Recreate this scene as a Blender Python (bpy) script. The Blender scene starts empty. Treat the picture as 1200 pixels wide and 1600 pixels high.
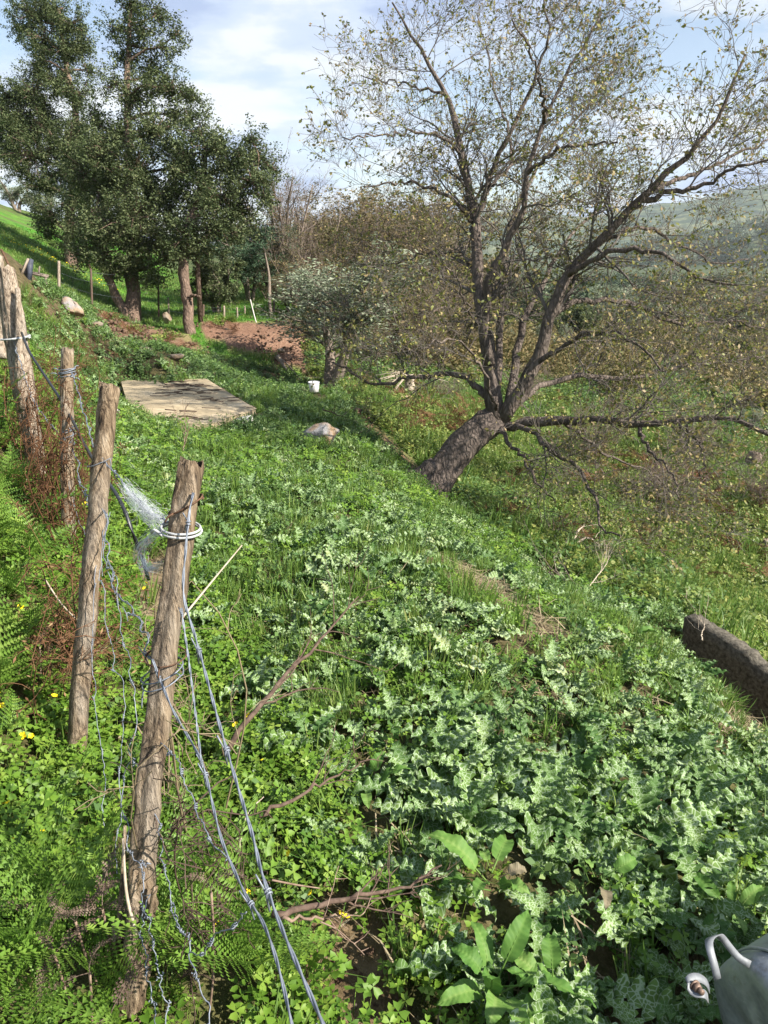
import bpy, math, random
import numpy as np
from mathutils import Vector, Matrix, Euler

SC = bpy.context.scene
COL = SC.collection
PI = math.pi

# ------------------------------------------------------------------ camera
F_PX, PITCH, CAMZ = 1150.0, math.radians(20.0), 1.6
cam_d = bpy.data.cameras.new('camera')
cam_d.sensor_fit = 'VERTICAL'
cam_d.sensor_height = 24.0
cam_d.lens = F_PX * 24.0 / 1600.0
cam_d.clip_start = 0.05
cam_d.clip_end = 20000
cam = bpy.data.objects.new('camera', cam_d)
cam.location = (0, 0, CAMZ)
cam.rotation_euler = (PI / 2 - PITCH, 0, 0)
COL.objects.link(cam)
SC.camera = cam

# ------------------------------------------------------------------ world + sun
SUN_EL, SUN_AZ = math.radians(37), math.radians(112)      # azimuth clockwise from +Y
world = bpy.data.worlds.new('World')
SC.world = world
world.use_nodes = True
wn, wl = world.node_tree.nodes, world.node_tree.links
wn.clear()
w_out = wn.new('ShaderNodeOutputWorld')
w_bg = wn.new('ShaderNodeBackground')
w_bg.inputs['Strength'].default_value = 0.070
w_sky = wn.new('ShaderNodeTexSky')
w_sky.sky_type = 'NISHITA'
w_sky.sun_disc = False
w_sky.sun_elevation = SUN_EL
w_sky.sun_rotation = SUN_AZ
w_sky.altitude = 300
w_sky.air_density = 1.0
w_sky.dust_density = 0.6
w_sky.ozone_density = 1.6
tc = wn.new('ShaderNodeTexCoord')
sep = wn.new('ShaderNodeSeparateXYZ')
wl.new(tc.outputs['Generated'], sep.inputs[0])


def wmath(op, a, b=None):
    n = wn.new('ShaderNodeMath')
    n.operation = op
    for i, s in enumerate((a, b)):
        if s is None:
            continue
        if isinstance(s, (int, float)):
            n.inputs[i].default_value = s
        else:
            wl.new(s, n.inputs[i])
    return n.outputs[0]


zz = wmath('ADD', wmath('MAXIMUM', sep.outputs['Z'], 0.0), 0.14)
comb = wn.new('ShaderNodeCombineXYZ')
wl.new(wmath('DIVIDE', sep.outputs['X'], zz), comb.inputs[0])
wl.new(wmath('DIVIDE', sep.outputs['Y'], zz), comb.inputs[1])
def wnoise(scale, detail, off):
    mp = wn.new('ShaderNodeMapping')
    mp.inputs['Location'].default_value = off
    wl.new(comb.outputs[0], mp.inputs[0])
    n = wn.new('ShaderNodeTexNoise')
    n.inputs['Scale'].default_value = scale
    n.inputs['Detail'].default_value = detail
    n.inputs['Roughness'].default_value = 0.55
    wl.new(mp.outputs[0], n.inputs['Vector'])
    return n.outputs[0]
def wramp(fac, stops):
    r = wn.new('ShaderNodeValToRGB')
    r.color_ramp.interpolation = 'EASE'
    e = r.color_ramp.elements
    e[0].position, e[0].color = stops[0]
    e[1].position, e[1].color = stops[-1]
    for p, c in stops[1:-1]:
        k = e.new(p)
        k.color = c
    wl.new(fac, r.inputs[0])
    return r.outputs[0]
CLOUD_COVER = wramp(wnoise(0.8, 7, (1.1, 4.7, 0)), [(0.41, (0.08, 0.08, 0.08, 1)), (0.54, (0.97, 0.97, 0.97, 1))])
CLOUD_TONE = wramp(wnoise(1.5, 8, (2.2, 5.1, 1.0)), [(0.37, (2.3, 3.0, 4.7, 1)), (0.48, (3.7, 4.4, 5.7, 1)), (0.58, (5.5, 5.7, 5.9, 1))])
w_mix = wn.new('ShaderNodeMix')
w_mix.data_type = 'RGBA'
wl.new(CLOUD_COVER, w_mix.inputs[0])
wl.new(w_sky.outputs[0], w_mix.inputs[6])
wl.new(CLOUD_TONE, w_mix.inputs[7])
wl.new(w_mix.outputs[2], w_bg.inputs['Color'])
wl.new(w_bg.outputs[0], w_out.inputs[0])

sun_d = bpy.data.lights.new('sun', 'SUN')
sun_d.energy = 5.0
sun_d.angle = math.radians(0.6)
sun_d.color = (1.0, 0.93, 0.82)
sun = bpy.data.objects.new('sun', sun_d)
COL.objects.link(sun)
sdir = Vector((math.sin(SUN_AZ) * math.cos(SUN_EL), math.cos(SUN_AZ) * math.cos(SUN_EL), math.sin(SUN_EL)))
sun.rotation_euler = (-sdir).to_track_quat('-Z', 'Y').to_euler()

SC.view_settings.view_transform = 'Standard'
SC.view_settings.look = 'None'
SC.view_settings.exposure = 1.3
SC.view_settings.gamma = 1.0
SC.view_settings.use_curve_mapping = False
SC.render.engine = 'CYCLES'
SC.cycles.max_bounces = 6
SC.cycles.diffuse_bounces = 3
SC.cycles.transmission_bounces = 3
SC.cycles.transparent_max_bounces = 6
SC.cycles.volume_bounces = 1
SC.cycles.use_denoising = True

# ------------------------------------------------------------------ pixel <-> world helpers
CP, SP = math.cos(PITCH), math.sin(PITCH)


def P(u, v, d):
    x, y = (u - 600.0) / F_PX, (800.0 - v) / F_PX
    return np.array((x * d, (CP + y * SP) * d, CAMZ + (y * CP - SP) * d))


def project(p):
    p = np.asarray(p, float)
    x, y, z = p[..., 0], p[..., 1], p[..., 2] - CAMZ
    d = y * CP - z * SP
    yc = y * SP + z * CP
    dd = np.where(np.abs(d) < 1e-6, 1e-6, d)
    return 600 + F_PX * x / dd, 800 - F_PX * yc / dd, d


# ------------------------------------------------------------------ terrain height
CTRL = [  # (u, v, distance along the view axis)
    (0, 1600, 1.50), (300, 1600, 1.58), (700, 1600, 1.62), (1200, 1600, 1.68),
    (0, 1200, 2.12), (110, 1210, 2.30), (450, 1200, 2.38), (800, 1200, 2.50), (1190, 1300, 2.60), (1190, 1180, 3.4),
    (0, 900, 3.0), (108, 860, 3.6), (300, 1000, 3.15), (600, 1000, 3.30), (900, 1000, 3.75), (1040, 1022, 4.7), (1130, 1092, 4.9), (1210, 1150, 4.4),
    (0, 700, 4.5), (55, 745, 4.6), (300, 800, 4.7), (500, 800, 5.3), (640, 830, 5.6), (750, 900, 4.9),
    (130, 600, 9.0), (300, 720, 7.2), (500, 700, 9.0), (420, 660, 11.0), (200, 660, 11.0), (395, 650, 11.2), (195, 605, 13.6), (320, 601, 13.6),
    (640, 742, 9.5), (700, 802, 8.0), (790, 872, 7.0), (870, 926, 6.3), (1062, 975, 6.1),
    (560, 640, 13.0), (690, 768, 10.0), (800, 820, 9.5), (900, 860, 9.2), (1000, 870, 10.5), (1180, 900, 11.5), (1200, 990, 8.0),
    (680, 680, 14), (740, 650, 17), (600, 612, 18), (690, 620, 20), (850, 700, 17), (1000, 780, 14), (1000, 700, 18), (1180, 800, 14), (1180, 720, 19),
    (491, 612, 20), (240, 560, 14), (115, 486, 15), (60, 442, 13), (10, 470, 11), (20, 560, 7.5),
    (205, 502, 25), (295, 522, 24), (330, 552, 22.5), (470, 588, 22.5), (400, 575, 22.3), (310, 506, 25), (450, 502, 26), (380, 500, 26),
    (100, 400, 33), (0, 332, 46), (200, 460, 30), (330, 470, 32), (440, 470, 34), (0, 420, 22), (60, 425, 24),
    (560, 520, 35), (700, 560, 34), (850, 590, 30), (1000, 600, 29), (1180, 610, 29),
    (1180, 560, 45), (900, 550, 45), (1180, 520, 80), (900, 520, 80), (700, 500, 80), (1180, 480, 150), (800, 480, 150),
    (1180, 450, 300), (800, 450, 300), (500, 420, 150), (300, 392, 150), (0, 322, 75), (0, 345, 150), (0, 365, 300), (400, 400, 300),
]
cw = [tuple(P(*c)) for c in CTRL]
cw += [(0, 0, 0.0), (0.7, 0.0, -0.03), (-1.5, 0, 0.35), (2.5, 0, -0.7), (5, 1.5, -1.6), (9, 4, -3.2), (-6, 2, 1.6), (0, -6, 0.3), (6, -6, -1.5), (-8, -6, 2.0),
       (60, -40, -16), (-60, -40, 12), (0, -80, 2), (-90, 40, 13), (90, 30, -16), (800, 900, -22), (-800, 900, 15), (0, 1200, -14),
       (900, 0, -30), (-900, 0, 20), (0, -900, 10), (300, 250, -17),
       (3000, 3000, -20), (-3000, 3000, 20), (0, 4000, -10), (0, -3000, 0), (3000, -1000, -20), (-3000, -1000, 20)]
cw = np.array(cw)


def warp(x, y):
    r = np.hypot(x, y)
    s = np.arcsinh(r / 4.0)
    k = np.where(r > 1e-6, s / np.maximum(r, 1e-6), 0.25)
    return x * k, y * k


def tps_phi(r2):
    return np.where(r2 > 1e-12, 0.5 * r2 * np.log(np.maximum(r2, 1e-12)), 0.0)


_cx, _cy = warp(cw[:, 0], cw[:, 1])
_zs = np.arcsinh(cw[:, 2] / 2.0)
_n = len(cw)
_K = tps_phi((_cx[:, None] - _cx) ** 2 + (_cy[:, None] - _cy) ** 2) + np.eye(_n) * 0.0008
_Q = np.column_stack([np.ones(_n), _cx, _cy])
_A = np.block([[_K, _Q], [_Q.T, np.zeros((3, 3))]])
_sol = np.linalg.solve(_A, np.concatenate([_zs, np.zeros(3)]))


def vnoise(x, y, seed=0):
    xi, yi = np.floor(x).astype(np.int64), np.floor(y).astype(np.int64)
    fx, fy = x - xi, y - yi
    fx, fy = fx * fx * (3 - 2 * fx), fy * fy * (3 - 2 * fy)

    def h(a, b):
        n = (a * 374761393 + b * 668265263 + seed * 1442695041) & 0x7fffffff
        n = ((n ^ (n >> 13)) * 1274126177) & 0x7fffffff
        return ((n ^ (n >> 16)) & 0xffff) / 65535.0
    return (h(xi, yi) * (1 - fx) + h(xi + 1, yi) * fx) * (1 - fy) + (h(xi, yi + 1) * (1 - fx) + h(xi + 1, yi + 1) * fx) * fy


def fbm(x, y, o=4, seed=0):
    a, s, t = 0.5, 0.0, 0.0
    for i in range(o):
        s = s + a * vnoise(x, y, seed + i * 17)
        t += a
        a *= 0.5
        x, y = x * 2.03 + 11.3, y * 2.03 + 5.7
    return s / t


WALL_A, WALL_B, WALL_SIDE = (2.276, 4.968), (2.713, 4.161), 1


def H(x, y):
    x, y = np.asarray(x, float), np.asarray(y, float)
    sh = x.shape
    x, y = x.ravel(), y.ravel()
    out = np.empty(len(x))
    for i in range(0, len(x), 20000):
        a, b = x[i:i + 20000], y[i:i + 20000]
        wx, wy = warp(a, b)
        k = tps_phi((wx[:, None] - _cx) ** 2 + (wy[:, None] - _cy) ** 2)
        zs = k @ _sol[:_n] + _sol[_n] + wx * _sol[_n + 1] + wy * _sol[_n + 2]
        r = np.hypot(a, b)
        z = np.sinh(np.clip(zs, -6, 6)) * 2.0
        z += (fbm(a * 1.3, b * 1.3, 4, 3) - 0.5) * 0.15 * np.clip(r / 3, 0.25, 1.0) * np.clip(1.5 - r / 16, 0.35, 1)
        z += (fbm(a * 0.22, b * 0.22, 3, 9) - 0.5) * np.clip(r - 18, 0, 200) * 0.03
        # trodden hollow at the foot of the right hand wall
        tx, ty = WALL_B[0] - WALL_A[0], WALL_B[1] - WALL_A[1]
        tl = math.hypot(tx, ty)
        s_al = ((a - WALL_A[0]) * tx + (b - WALL_A[1]) * ty) / tl
        s_of = ((a - WALL_A[0]) * ty - (b - WALL_A[1]) * tx) / tl * WALL_SIDE
        z -= 0.24 * np.exp(-((s_of - 0.25) / 0.38) ** 2) / ((1 + np.exp(-(s_al + 0.1) * 9)) * (1 + np.exp((s_al - tl - 1.0) * 6)))
        out[i:i + 20000] = z
    return out.reshape(sh)


_DS = np.geomspace(0.7, 900, 1500)


def gp(u, v, dmin=0.0):
    """first point where the ray through the pixel meets the ground beyond dmin"""
    ds = _DS[_DS >= dmin]
    pts = np.array([P(u, v, 1.0)]) - np.array([0, 0, CAMZ])
    q = ds[:, None] * pts + np.array([0, 0, CAMZ])
    below = q[:, 2] < H(q[:, 0], q[:, 1])
    i = int(np.argmax(below)) if below.any() else len(ds) - 1
    p = q[i]
    return np.array((p[0], p[1], float(H(p[0], p[1]))))


def depth_of(p):
    return float(project(p)[2])


# ------------------------------------------------------------------ mesh helpers
def make_mesh(name, verts, polys, mat=None, uv=None, rnd=None, smooth=False, attrs=None):
    """polys: list of (M,k) int arrays; uv: per-vertex (N,2); rnd: per-vertex float; attrs: dict of per-vertex floats"""
    me = bpy.data.meshes.new(name)
    verts = np.asarray(verts, np.float32)
    me.vertices.add(len(verts))
    me.vertices.foreach_set('co', verts.ravel())
    polys = [np.asarray(p, np.int32) for p in polys if len(p)]
    loops = np.concatenate([p.ravel() for p in polys])
    sizes = np.concatenate([np.full(len(p), p.shape[1], np.int32) for p in polys])
    starts = np.concatenate([[0], np.cumsum(sizes)[:-1]]).astype(np.int32)
    me.loops.add(len(loops))
    me.loops.foreach_set('vertex_index', loops)
    me.polygons.add(len(sizes))
    me.polygons.foreach_set('loop_start', starts)
    me.polygons.foreach_set('loop_total', sizes)
    if smooth:
        me.polygons.foreach_set('use_smooth', np.ones(len(sizes), bool))
    if uv is not None:
        l = me.uv_layers.new(name='UVMap')
        l.data.foreach_set('uv', np.asarray(uv, np.float32)[loops].ravel())
    at = dict(attrs or {})
    if rnd is not None:
        at['rnd'] = rnd
    for k, a in at.items():
        d = me.attributes.new(k, 'FLOAT', 'POINT')
        d.data.foreach_set('value', np.asarray(a, np.float32))
    me.update(calc_edges=True)
    if mat is not None:
        me.materials.append(mat)
    return me


class Buf:
    def __init__(self):
        self.v, self.q, self.t, self.r, self.uv, self.n = [], [], [], [], [], 0

    def add(self, v, q=None, t=None, rnd=None, uv=None):
        v = np.asarray(v, float).reshape(-1, 3)
        if q is not None and len(q):
            self.q.append(np.asarray(q) + self.n)
        if t is not None and len(t):
            self.t.append(np.asarray(t) + self.n)
        self.v.append(v)
        r = np.full(len(v), 0.5) if rnd is None else np.broadcast_to(np.asarray(rnd, float), (len(v),))
        self.r.append(r)
        self.uv.append(np.zeros((len(v), 2)) if uv is None else np.asarray(uv, float))
        self.n += len(v)

    def mesh(self, name, mat, smooth=False):
        polys = []
        if self.q:
            polys.append(np.concatenate(self.q))
        if self.t:
            polys.append(np.concatenate(self.t))
        return make_mesh(name, np.concatenate(self.v), polys, mat, np.concatenate(self.uv), np.concatenate(self.r), smooth)


def norm(a):
    return a / np.maximum(np.linalg.norm(a, axis=-1, keepdims=True), 1e-9)


def tubes(polys, radii, sides=5, cap=True, profile=None):
    """polys (N,K,3), radii (N,K) -> verts, quads, caps(tris), uv"""
    Pn = np.asarray(polys, float)
    R = np.asarray(radii, float)
    N, K, _ = Pn.shape
    T = np.empty_like(Pn)
    T[:, 1:-1] = Pn[:, 2:] - Pn[:, :-2]
    T[:, 0] = Pn[:, 1] - Pn[:, 0]
    T[:, -1] = Pn[:, -1] - Pn[:, -2]
    T = norm(T)
    mt = norm(T.mean(1))
    ref = np.where(np.abs(mt[:, 2:3]) < 0.8, np.array([[0, 0, 1.0]]), np.array([[1.0, 0, 0]]))
    A = norm(np.cross(T, ref[:, None, :]))
    B = np.cross(T, A)
    ang = np.arange(sides) * 2 * PI / sides
    rr = R[:, :, None, None] * (1 if profile is None else profile[..., None])
    V = Pn[:, :, None, :] + rr * (np.cos(ang)[None, None, :, None] * A[:, :, None, :] + np.sin(ang)[None, None, :, None] * B[:, :, None, :])
    V = V.reshape(-1, 3)
    base = (np.arange(N) * K * sides)[:, None, None]
    k = (np.arange(K - 1) * sides)[None, :, None]
    s = np.arange(sides)[None, None, :]
    s2 = (np.arange(sides)[None, None, :] + 1) % sides
    q = np.stack([base + k + s, base + k + s2, base + k + sides + s2, base + k + sides + s], -1).reshape(-1, 4)
    seg = np.linalg.norm(np.diff(Pn, axis=1), axis=2)
    ln = np.concatenate([np.zeros((N, 1)), np.cumsum(seg, 1)], 1)
    uv = np.stack([np.broadcast_to(np.arange(sides) / sides, (N, K, sides)), np.broadcast_to(ln[:, :, None], (N, K, sides))], -1).reshape(-1, 2)
    tri = np.zeros((0, 3), int)
    if cap and sides >= 3:
        f = [(0, i, i + 1) for i in range(1, sides - 1)]
        f = np.array(f)
        tri = np.concatenate([(base[:, 0] + f.reshape(1, -1)).reshape(-1, 3)[:, ::-1], (base[:, 0] + (K - 1) * sides + f.reshape(1, -1)).reshape(-1, 3)])
    return V, q, tri, uv


def resample(pts, k):
    """smooth (Catmull-Rom) resampling of a polyline to k points"""
    p = np.asarray(pts, float)
    if len(p) == 2:
        t = np.linspace(0, 1, k)[:, None]
        return p[0] * (1 - t) + p[1] * t
    e = np.concatenate([[2 * p[0] - p[1]], p, [2 * p[-1] - p[-2]]])
    out = []
    for i in range(len(p) - 1):
        a, b, c, d = e[i:i + 4]
        for t in np.linspace(0, 1, 12, endpoint=False):
            out.append(0.5 * (2 * b + (c - a) * t + (2 * a - 5 * b + 4 * c - d) * t * t + (3 * b - a - 3 * c + d) * t ** 3))
    out.append(p[-1])
    out = np.array(out)
    L = np.concatenate([[0], np.cumsum(np.linalg.norm(np.diff(out, axis=0), axis=1))])
    s = np.linspace(0, L[-1], k)
    return np.stack([np.interp(s, L, out[:, i]) for i in range(out.shape[1])], 1)


def tube_mesh(name, pts, rad, mat, sides=8, k=None, smooth=True):
    b = Buf()
    add_tube(b, pts, rad, sides, k)
    return b.mesh(name, mat, smooth)


def add_tube(b, pts, rad, sides=6, k=None, rnd=0.5):
    k = k or max(2, len(pts) * 4)
    p = resample(pts, k)
    if np.isscalar(rad):
        r = np.full(k, rad)
    else:
        r = np.interp(np.linspace(0, 1, k), np.linspace(0, 1, len(rad)), rad)
    v, q, t, uv = tubes(p[None], r[None], sides)
    b.add(v, q, t, rnd=rnd, uv=uv)


def add_box(b, c, s, rot=None, rnd=0.5):
    v = np.array([(x, y, z) for z in (-.5, .5) for y in (-.5, .5) for x in (-.5, .5)]) * np.array(s)
    if rot is not None:
        v = v @ np.array(Euler(rot).to_matrix()).T
    b.add(v + np.array(c), [(0, 2, 3, 1), (4, 5, 7, 6), (0, 1, 5, 4), (2, 6, 7, 3), (0, 4, 6, 2), (1, 3, 7, 5)], rnd=rnd)


# ------------------------------------------------------------------ object helpers
def link(name, me, parent=None, loc=None):
    o = bpy.data.objects.new(name, me)
    COL.objects.link(o)
    if parent is not None:
        o.parent = parent
    if loc is not None:
        o.location = [float(c) for c in loc]
    return o


def tag(o, label=None, cat=None, group=None, kind=None):
    if label:
        o['label'] = label
    if cat:
        o['category'] = cat
    if group:
        o['group'] = group
    if kind:
        o['kind'] = kind
    return o


def thing(name, label, cat, loc=(0, 0, 0), rz=0.0, group=None, scale=1.0):
    o = link(name, None, None, loc)
    o.empty_display_size = 0.1
    o.rotation_euler = (0, 0, rz)
    o.scale = (scale,) * 3
    return tag(o, label, cat, group)


# ------------------------------------------------------------------ materials
class NT:
    def __init__(self, name):
        self.m = bpy.data.materials.new(name)
        self.m.use_nodes = True
        self.n, self.l = self.m.node_tree.nodes, self.m.node_tree.links
        self.n.clear()
        self.out = self.n.new('ShaderNodeOutputMaterial')

    def node(self, t, **kw):
        n = self.n.new(t)
        for k, v in kw.items():
            setattr(n, k, v)
        return n

    def put(self, sock, v):
        if isinstance(v, bpy.types.NodeSocket):
            self.l.new(v, sock)
        elif isinstance(v, (tuple, list)) and len(v) == 3 and sock.type == 'RGBA':
            sock.default_value = (*v, 1)
        else:
            sock.default_value = v

    def attr(self, name, out='Fac'):
        n = self.node('ShaderNodeAttribute')
        n.attribute_name = name
        return n.outputs[out]

    def obj_rnd(self):
        return self.node('ShaderNodeObjectInfo').outputs['Random']

    def coord(self, kind='Object', scale=(1, 1, 1)):
        t = self.node('ShaderNodeTexCoord')
        m = self.node('ShaderNodeMapping')
        m.inputs['Scale'].default_value = scale
        self.l.new(t.outputs[kind], m.inputs[0])
        return m.outputs[0]

    def geo_pos(self, scale=(1, 1, 1)):
        t = self.node('ShaderNodeNewGeometry')
        m = self.node('ShaderNodeMapping')
        m.inputs['Scale'].default_value = scale
        self.l.new(t.outputs['Position'], m.inputs[0])
        return m.outputs[0]

    def noise(self, vec, scale, detail=4, rough=0.55, dist=0.0):
        n = self.node('ShaderNodeTexNoise')
        n.inputs['Scale'].default_value = scale
        n.inputs['Detail'].default_value = detail
        n.inputs['Roughness'].default_value = rough
        n.inputs['Distortion'].default_value = dist
        self.put(n.inputs['Vector'], vec)
        return n.outputs[0]

    def ramp(self, fac, stops):
        r = self.node('ShaderNodeValToRGB')
        e = r.color_ramp.elements
        e[0].position, e[0].color = stops[0][0], (*stops[0][1], 1)
        e[1].position, e[1].color = stops[-1][0], (*stops[-1][1], 1)
        for p, c in stops[1:-1]:
            k = e.new(p)
            k.color = (*c, 1)
        self.put(r.inputs[0], fac)
        return r.outputs[0]

    def mix(self, fac, a, b, blend='MIX'):
        n = self.node('ShaderNodeMix', data_type='RGBA', blend_type=blend)
        self.put(n.inputs[0], fac)
        self.put(n.inputs[6], a)
        self.put(n.inputs[7], b)
        return n.outputs[2]

    def math(self, op, a, b=0.0, clamp=False):
        n = self.node('ShaderNodeMath', operation=op, use_clamp=clamp)
        self.put(n.inputs[0], a)
        self.put(n.inputs[1], b)
        return n.outputs[0]

    def bump(self, h, strength=0.5, dist=0.01):
        n = self.node('ShaderNodeBump')
        n.inputs['Strength'].default_value = strength
        n.inputs['Distance'].default_value = dist
        self.put(n.inputs['Height'], h)
        return n.outputs[0]

    def bsdf(self, color, rough=0.7, spec=0.3, metal=0.0, normal=None, transl=0.0, tcol=None):
        p = self.node('ShaderNodeBsdfPrincipled')
        self.put(p.inputs['Base Color'], color)
        self.put(p.inputs['Roughness'], rough)
        self.put(p.inputs['Specular IOR Level'], spec)
        self.put(p.inputs['Metallic'], metal)
        if normal is not None:
            self.put(p.inputs['Normal'], normal)
        o = p.outputs[0]
        if transl > 0:
            t = self.node('ShaderNodeBsdfTranslucent')
            self.put(t.inputs[0], tcol if tcol is not None else color)
            m = self.node('ShaderNodeMixShader')
            m.inputs[0].default_value = transl
            self.l.new(o, m.inputs[1])
            self.l.new(t.outputs[0], m.inputs[2])
            o = m.outputs[0]
        self.l.new(o, self.out.inputs[0])
        return self.m


def leaf_mat(name, stops, transl=0.3, rough=0.5, spec=0.35, inst=0.35):
    """colour runs over the leaf's own random value, shifted a little per plant"""
    m = NT(name)
    f = m.math('ADD', m.math('MULTIPLY', m.attr('rnd'), 1 - inst), m.math('MULTIPLY', m.obj_rnd(), inst))
    c = m.ramp(f, stops)
    return m.bsdf(c, rough, spec, transl=transl)


def thistle_mat():
    m = NT('thistle_leaf')
    uv = m.node('ShaderNodeUVMap').outputs[0]
    nz = m.node('ShaderNodeTexNoise')
    nz.inputs['Scale'].default_value = 60
    m.put(nz.inputs['Vector'], uv)
    sc = m.node('ShaderNodeVectorMath', operation='SCALE')
    m.put(sc.inputs[0], nz.outputs['Color'])
    sc.inputs['Scale'].default_value = 0.007
    ad = m.node('ShaderNodeVectorMath', operation='ADD')
    m.put(ad.inputs[0], uv)
    m.put(ad.inputs[1], sc.outputs[0])
    v = m.node('ShaderNodeTexVoronoi', feature='DISTANCE_TO_EDGE')
    v.inputs['Scale'].default_value = 78
    m.put(v.inputs['Vector'], ad.outputs[0])
    thr = m.math('ADD', m.math('MULTIPLY', m.noise(uv, 12, 2), 0.18), m.math('ADD', m.math('MULTIPLY', m.attr('rnd'), 0.10), m.math('ADD', m.math('MULTIPLY', m.obj_rnd(), 0.06), -0.100)))
    vein = m.math('SUBTRACT', 1.0, m.math('MULTIPLY', m.math('SUBTRACT', v.outputs[0], m.math('SUBTRACT', thr, 0.03)), 16.0), clamp=True)
    f = m.math('ADD', m.math('MULTIPLY', m.attr('rnd'), 0.6), m.math('MULTIPLY', m.obj_rnd(), 0.4))
    g = m.ramp(f, [(0.1, (0.060, 0.130, 0.032)), (0.5, (0.125, 0.212, 0.050)), (0.8, (0.190, 0.275, 0.070)), (0.95, (0.30, 0.31, 0.10))])
    c = m.mix(vein, g, m.mix(0.30, (0.46, 0.57, 0.38), g))
    return m.bsdf(c, 0.6, 0.16, transl=0.25, tcol=g)


def bark_mat(name, dark, light, scale=6.0, bumpd=0.03, moss=None):
    m = NT(name)
    v = m.coord('Object', (1, 1, 0.35))
    n1 = m.noise(v, scale * 1.6, 6, 0.65, 0.6)
    n2 = m.noise(v, scale * 0.4, 3)
    vo = m.node('ShaderNodeTexVoronoi', feature='DISTANCE_TO_EDGE')
    vo.inputs['Scale'].default_value = scale * 3.4
    m.put(vo.inputs['Vector'], v)
    crack = m.math('MINIMUM', m.math('MULTIPLY', vo.outputs[0], 4.0), 1.0)
    f = m.math('MULTIPLY', m.math('ADD', n1, m.math('MULTIPLY', n2, 0.4)), m.math('ADD', m.math('MULTIPLY', crack, 0.28), 0.66))
    c = m.ramp(f, [(0.25, dark), (0.75, light)])
    if moss is not None:
        c = m.mix(m.ramp(n2, [(0.48, (0, 0, 0)), (0.66, (0.8, 0.8, 0.8))]), c, moss)
    return m.bsdf(c, 0.9, 0.15, normal=m.bump(f, 1.0, bumpd))


def wood_mat(name, dark, mid, light):
    m = NT(name)
    v = m.coord('Object', (1, 1, 0.028))
    g1 = m.noise(v, 150, 5, 0.65, 0.2)
    g2 = m.noise(v, 46, 4, 0.55)
    big = m.noise(m.coord('Object', (1, 1, 0.3)), 9, 4)
    f = m.math('ADD', m.math('MULTIPLY', g1, 0.55), m.math('MULTIPLY', g2, 0.45))
    c = m.ramp(f, [(0.36, (0.02, 0.015, 0.011)), (0.42, dark), (0.52, mid), (0.66, light)])
    grey = m.ramp(f, [(0.3, (0.10, 0.085, 0.07)), (0.65, (0.36, 0.33, 0.29))])
    c = m.mix(m.ramp(big, [(0.46, (0, 0, 0)), (0.66, (0.6, 0.6, 0.6))]), c, grey)
    return m.bsdf(c, 0.85, 0.2, normal=m.bump(f, 1.0, 0.025))


def plain_mat(name, a, b, scale=20, rough=0.8, spec=0.3, bumpd=0.004, metal=0.0, coord='Object'):
    m = NT(name)
    v = m.coord(coord)
    n = m.noise(v, scale, 6, 0.62)
    c = m.ramp(n, [(0.32, a), (0.68, b)])
    return m.bsdf(c, rough, spec, metal, m.bump(n, 0.6, bumpd))


def rock_mat(name, grey, warm):
    m = NT(name)
    v = m.coord('Object')
    n = m.noise(v, 14, 8, 0.7)
    n2 = m.noise(v, 3.0, 4)
    c = m.mix(m.ramp(n2, [(0.45, (0, 0, 0)), (0.56, (1, 1, 1))]), grey, warm)
    c = m.mix(m.math('MULTIPLY', n, 0.6), c, m.mix(0.75, c, (0.03, 0.03, 0.03)), 'MIX')
    return m.bsdf(c, 0.9, 0.2, normal=m.bump(n, 1.0, 0.03))


def ground_mat():
    m = NT('soil_and_turf')
    p = m.geo_pos()
    n1 = m.noise(p, 1.2, 8, 0.62)
    n2 = m.noise(p, 14, 6, 0.6)
    n3 = m.noise(p, 0.25, 5, 0.6)
    soil = m.ramp(n2, [(0.3, (0.040, 0.026, 0.017)), (0.55, (0.105, 0.068, 0.043)), (0.75, (0.19, 0.14, 0.095))])
    red = m.ramp(m.math('ADD', m.math('MULTIPLY', n2, 0.45), m.math('MULTIPLY', n1, 0.55)), [(0.30, (0.10, 0.055, 0.036)), (0.52, (0.22, 0.130, 0.088)), (0.72, (0.36, 0.25, 0.18))])
    straw = m.ramp(n2, [(0.3, (0.07, 0.05, 0.032)), (0.7, (0.24, 0.18, 0.115))])
    turf = m.ramp(n1, [(0.3, (0.035, 0.105, 0.016)), (0.52, (0.075, 0.215, 0.022)), (0.72, (0.135, 0.28, 0.03))])
    turf = m.mix(m.ramp(n3, [(0.46, (0, 0, 0)), (0.62, (0.65, 0.65, 0.65))]), turf, (0.11, 0.095, 0.05))
    scrub = m.ramp(n1, [(0.3, (0.030, 0.050, 0.020)), (0.52, (0.065, 0.085, 0.035)), (0.72, (0.12, 0.12, 0.06))])
    c = m.mix(m.attr('turf'), soil, turf)
    c = m.mix(m.attr('scrub'), c, scrub)
    c = m.mix(m.attr('straw'), c, straw)
    c = m.mix(m.attr('red'), c, red)
    return m.bsdf(c, 0.95, 0.1, normal=m.bump(m.math('ADD', n2, n1), 0.9, 0.05))


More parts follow.
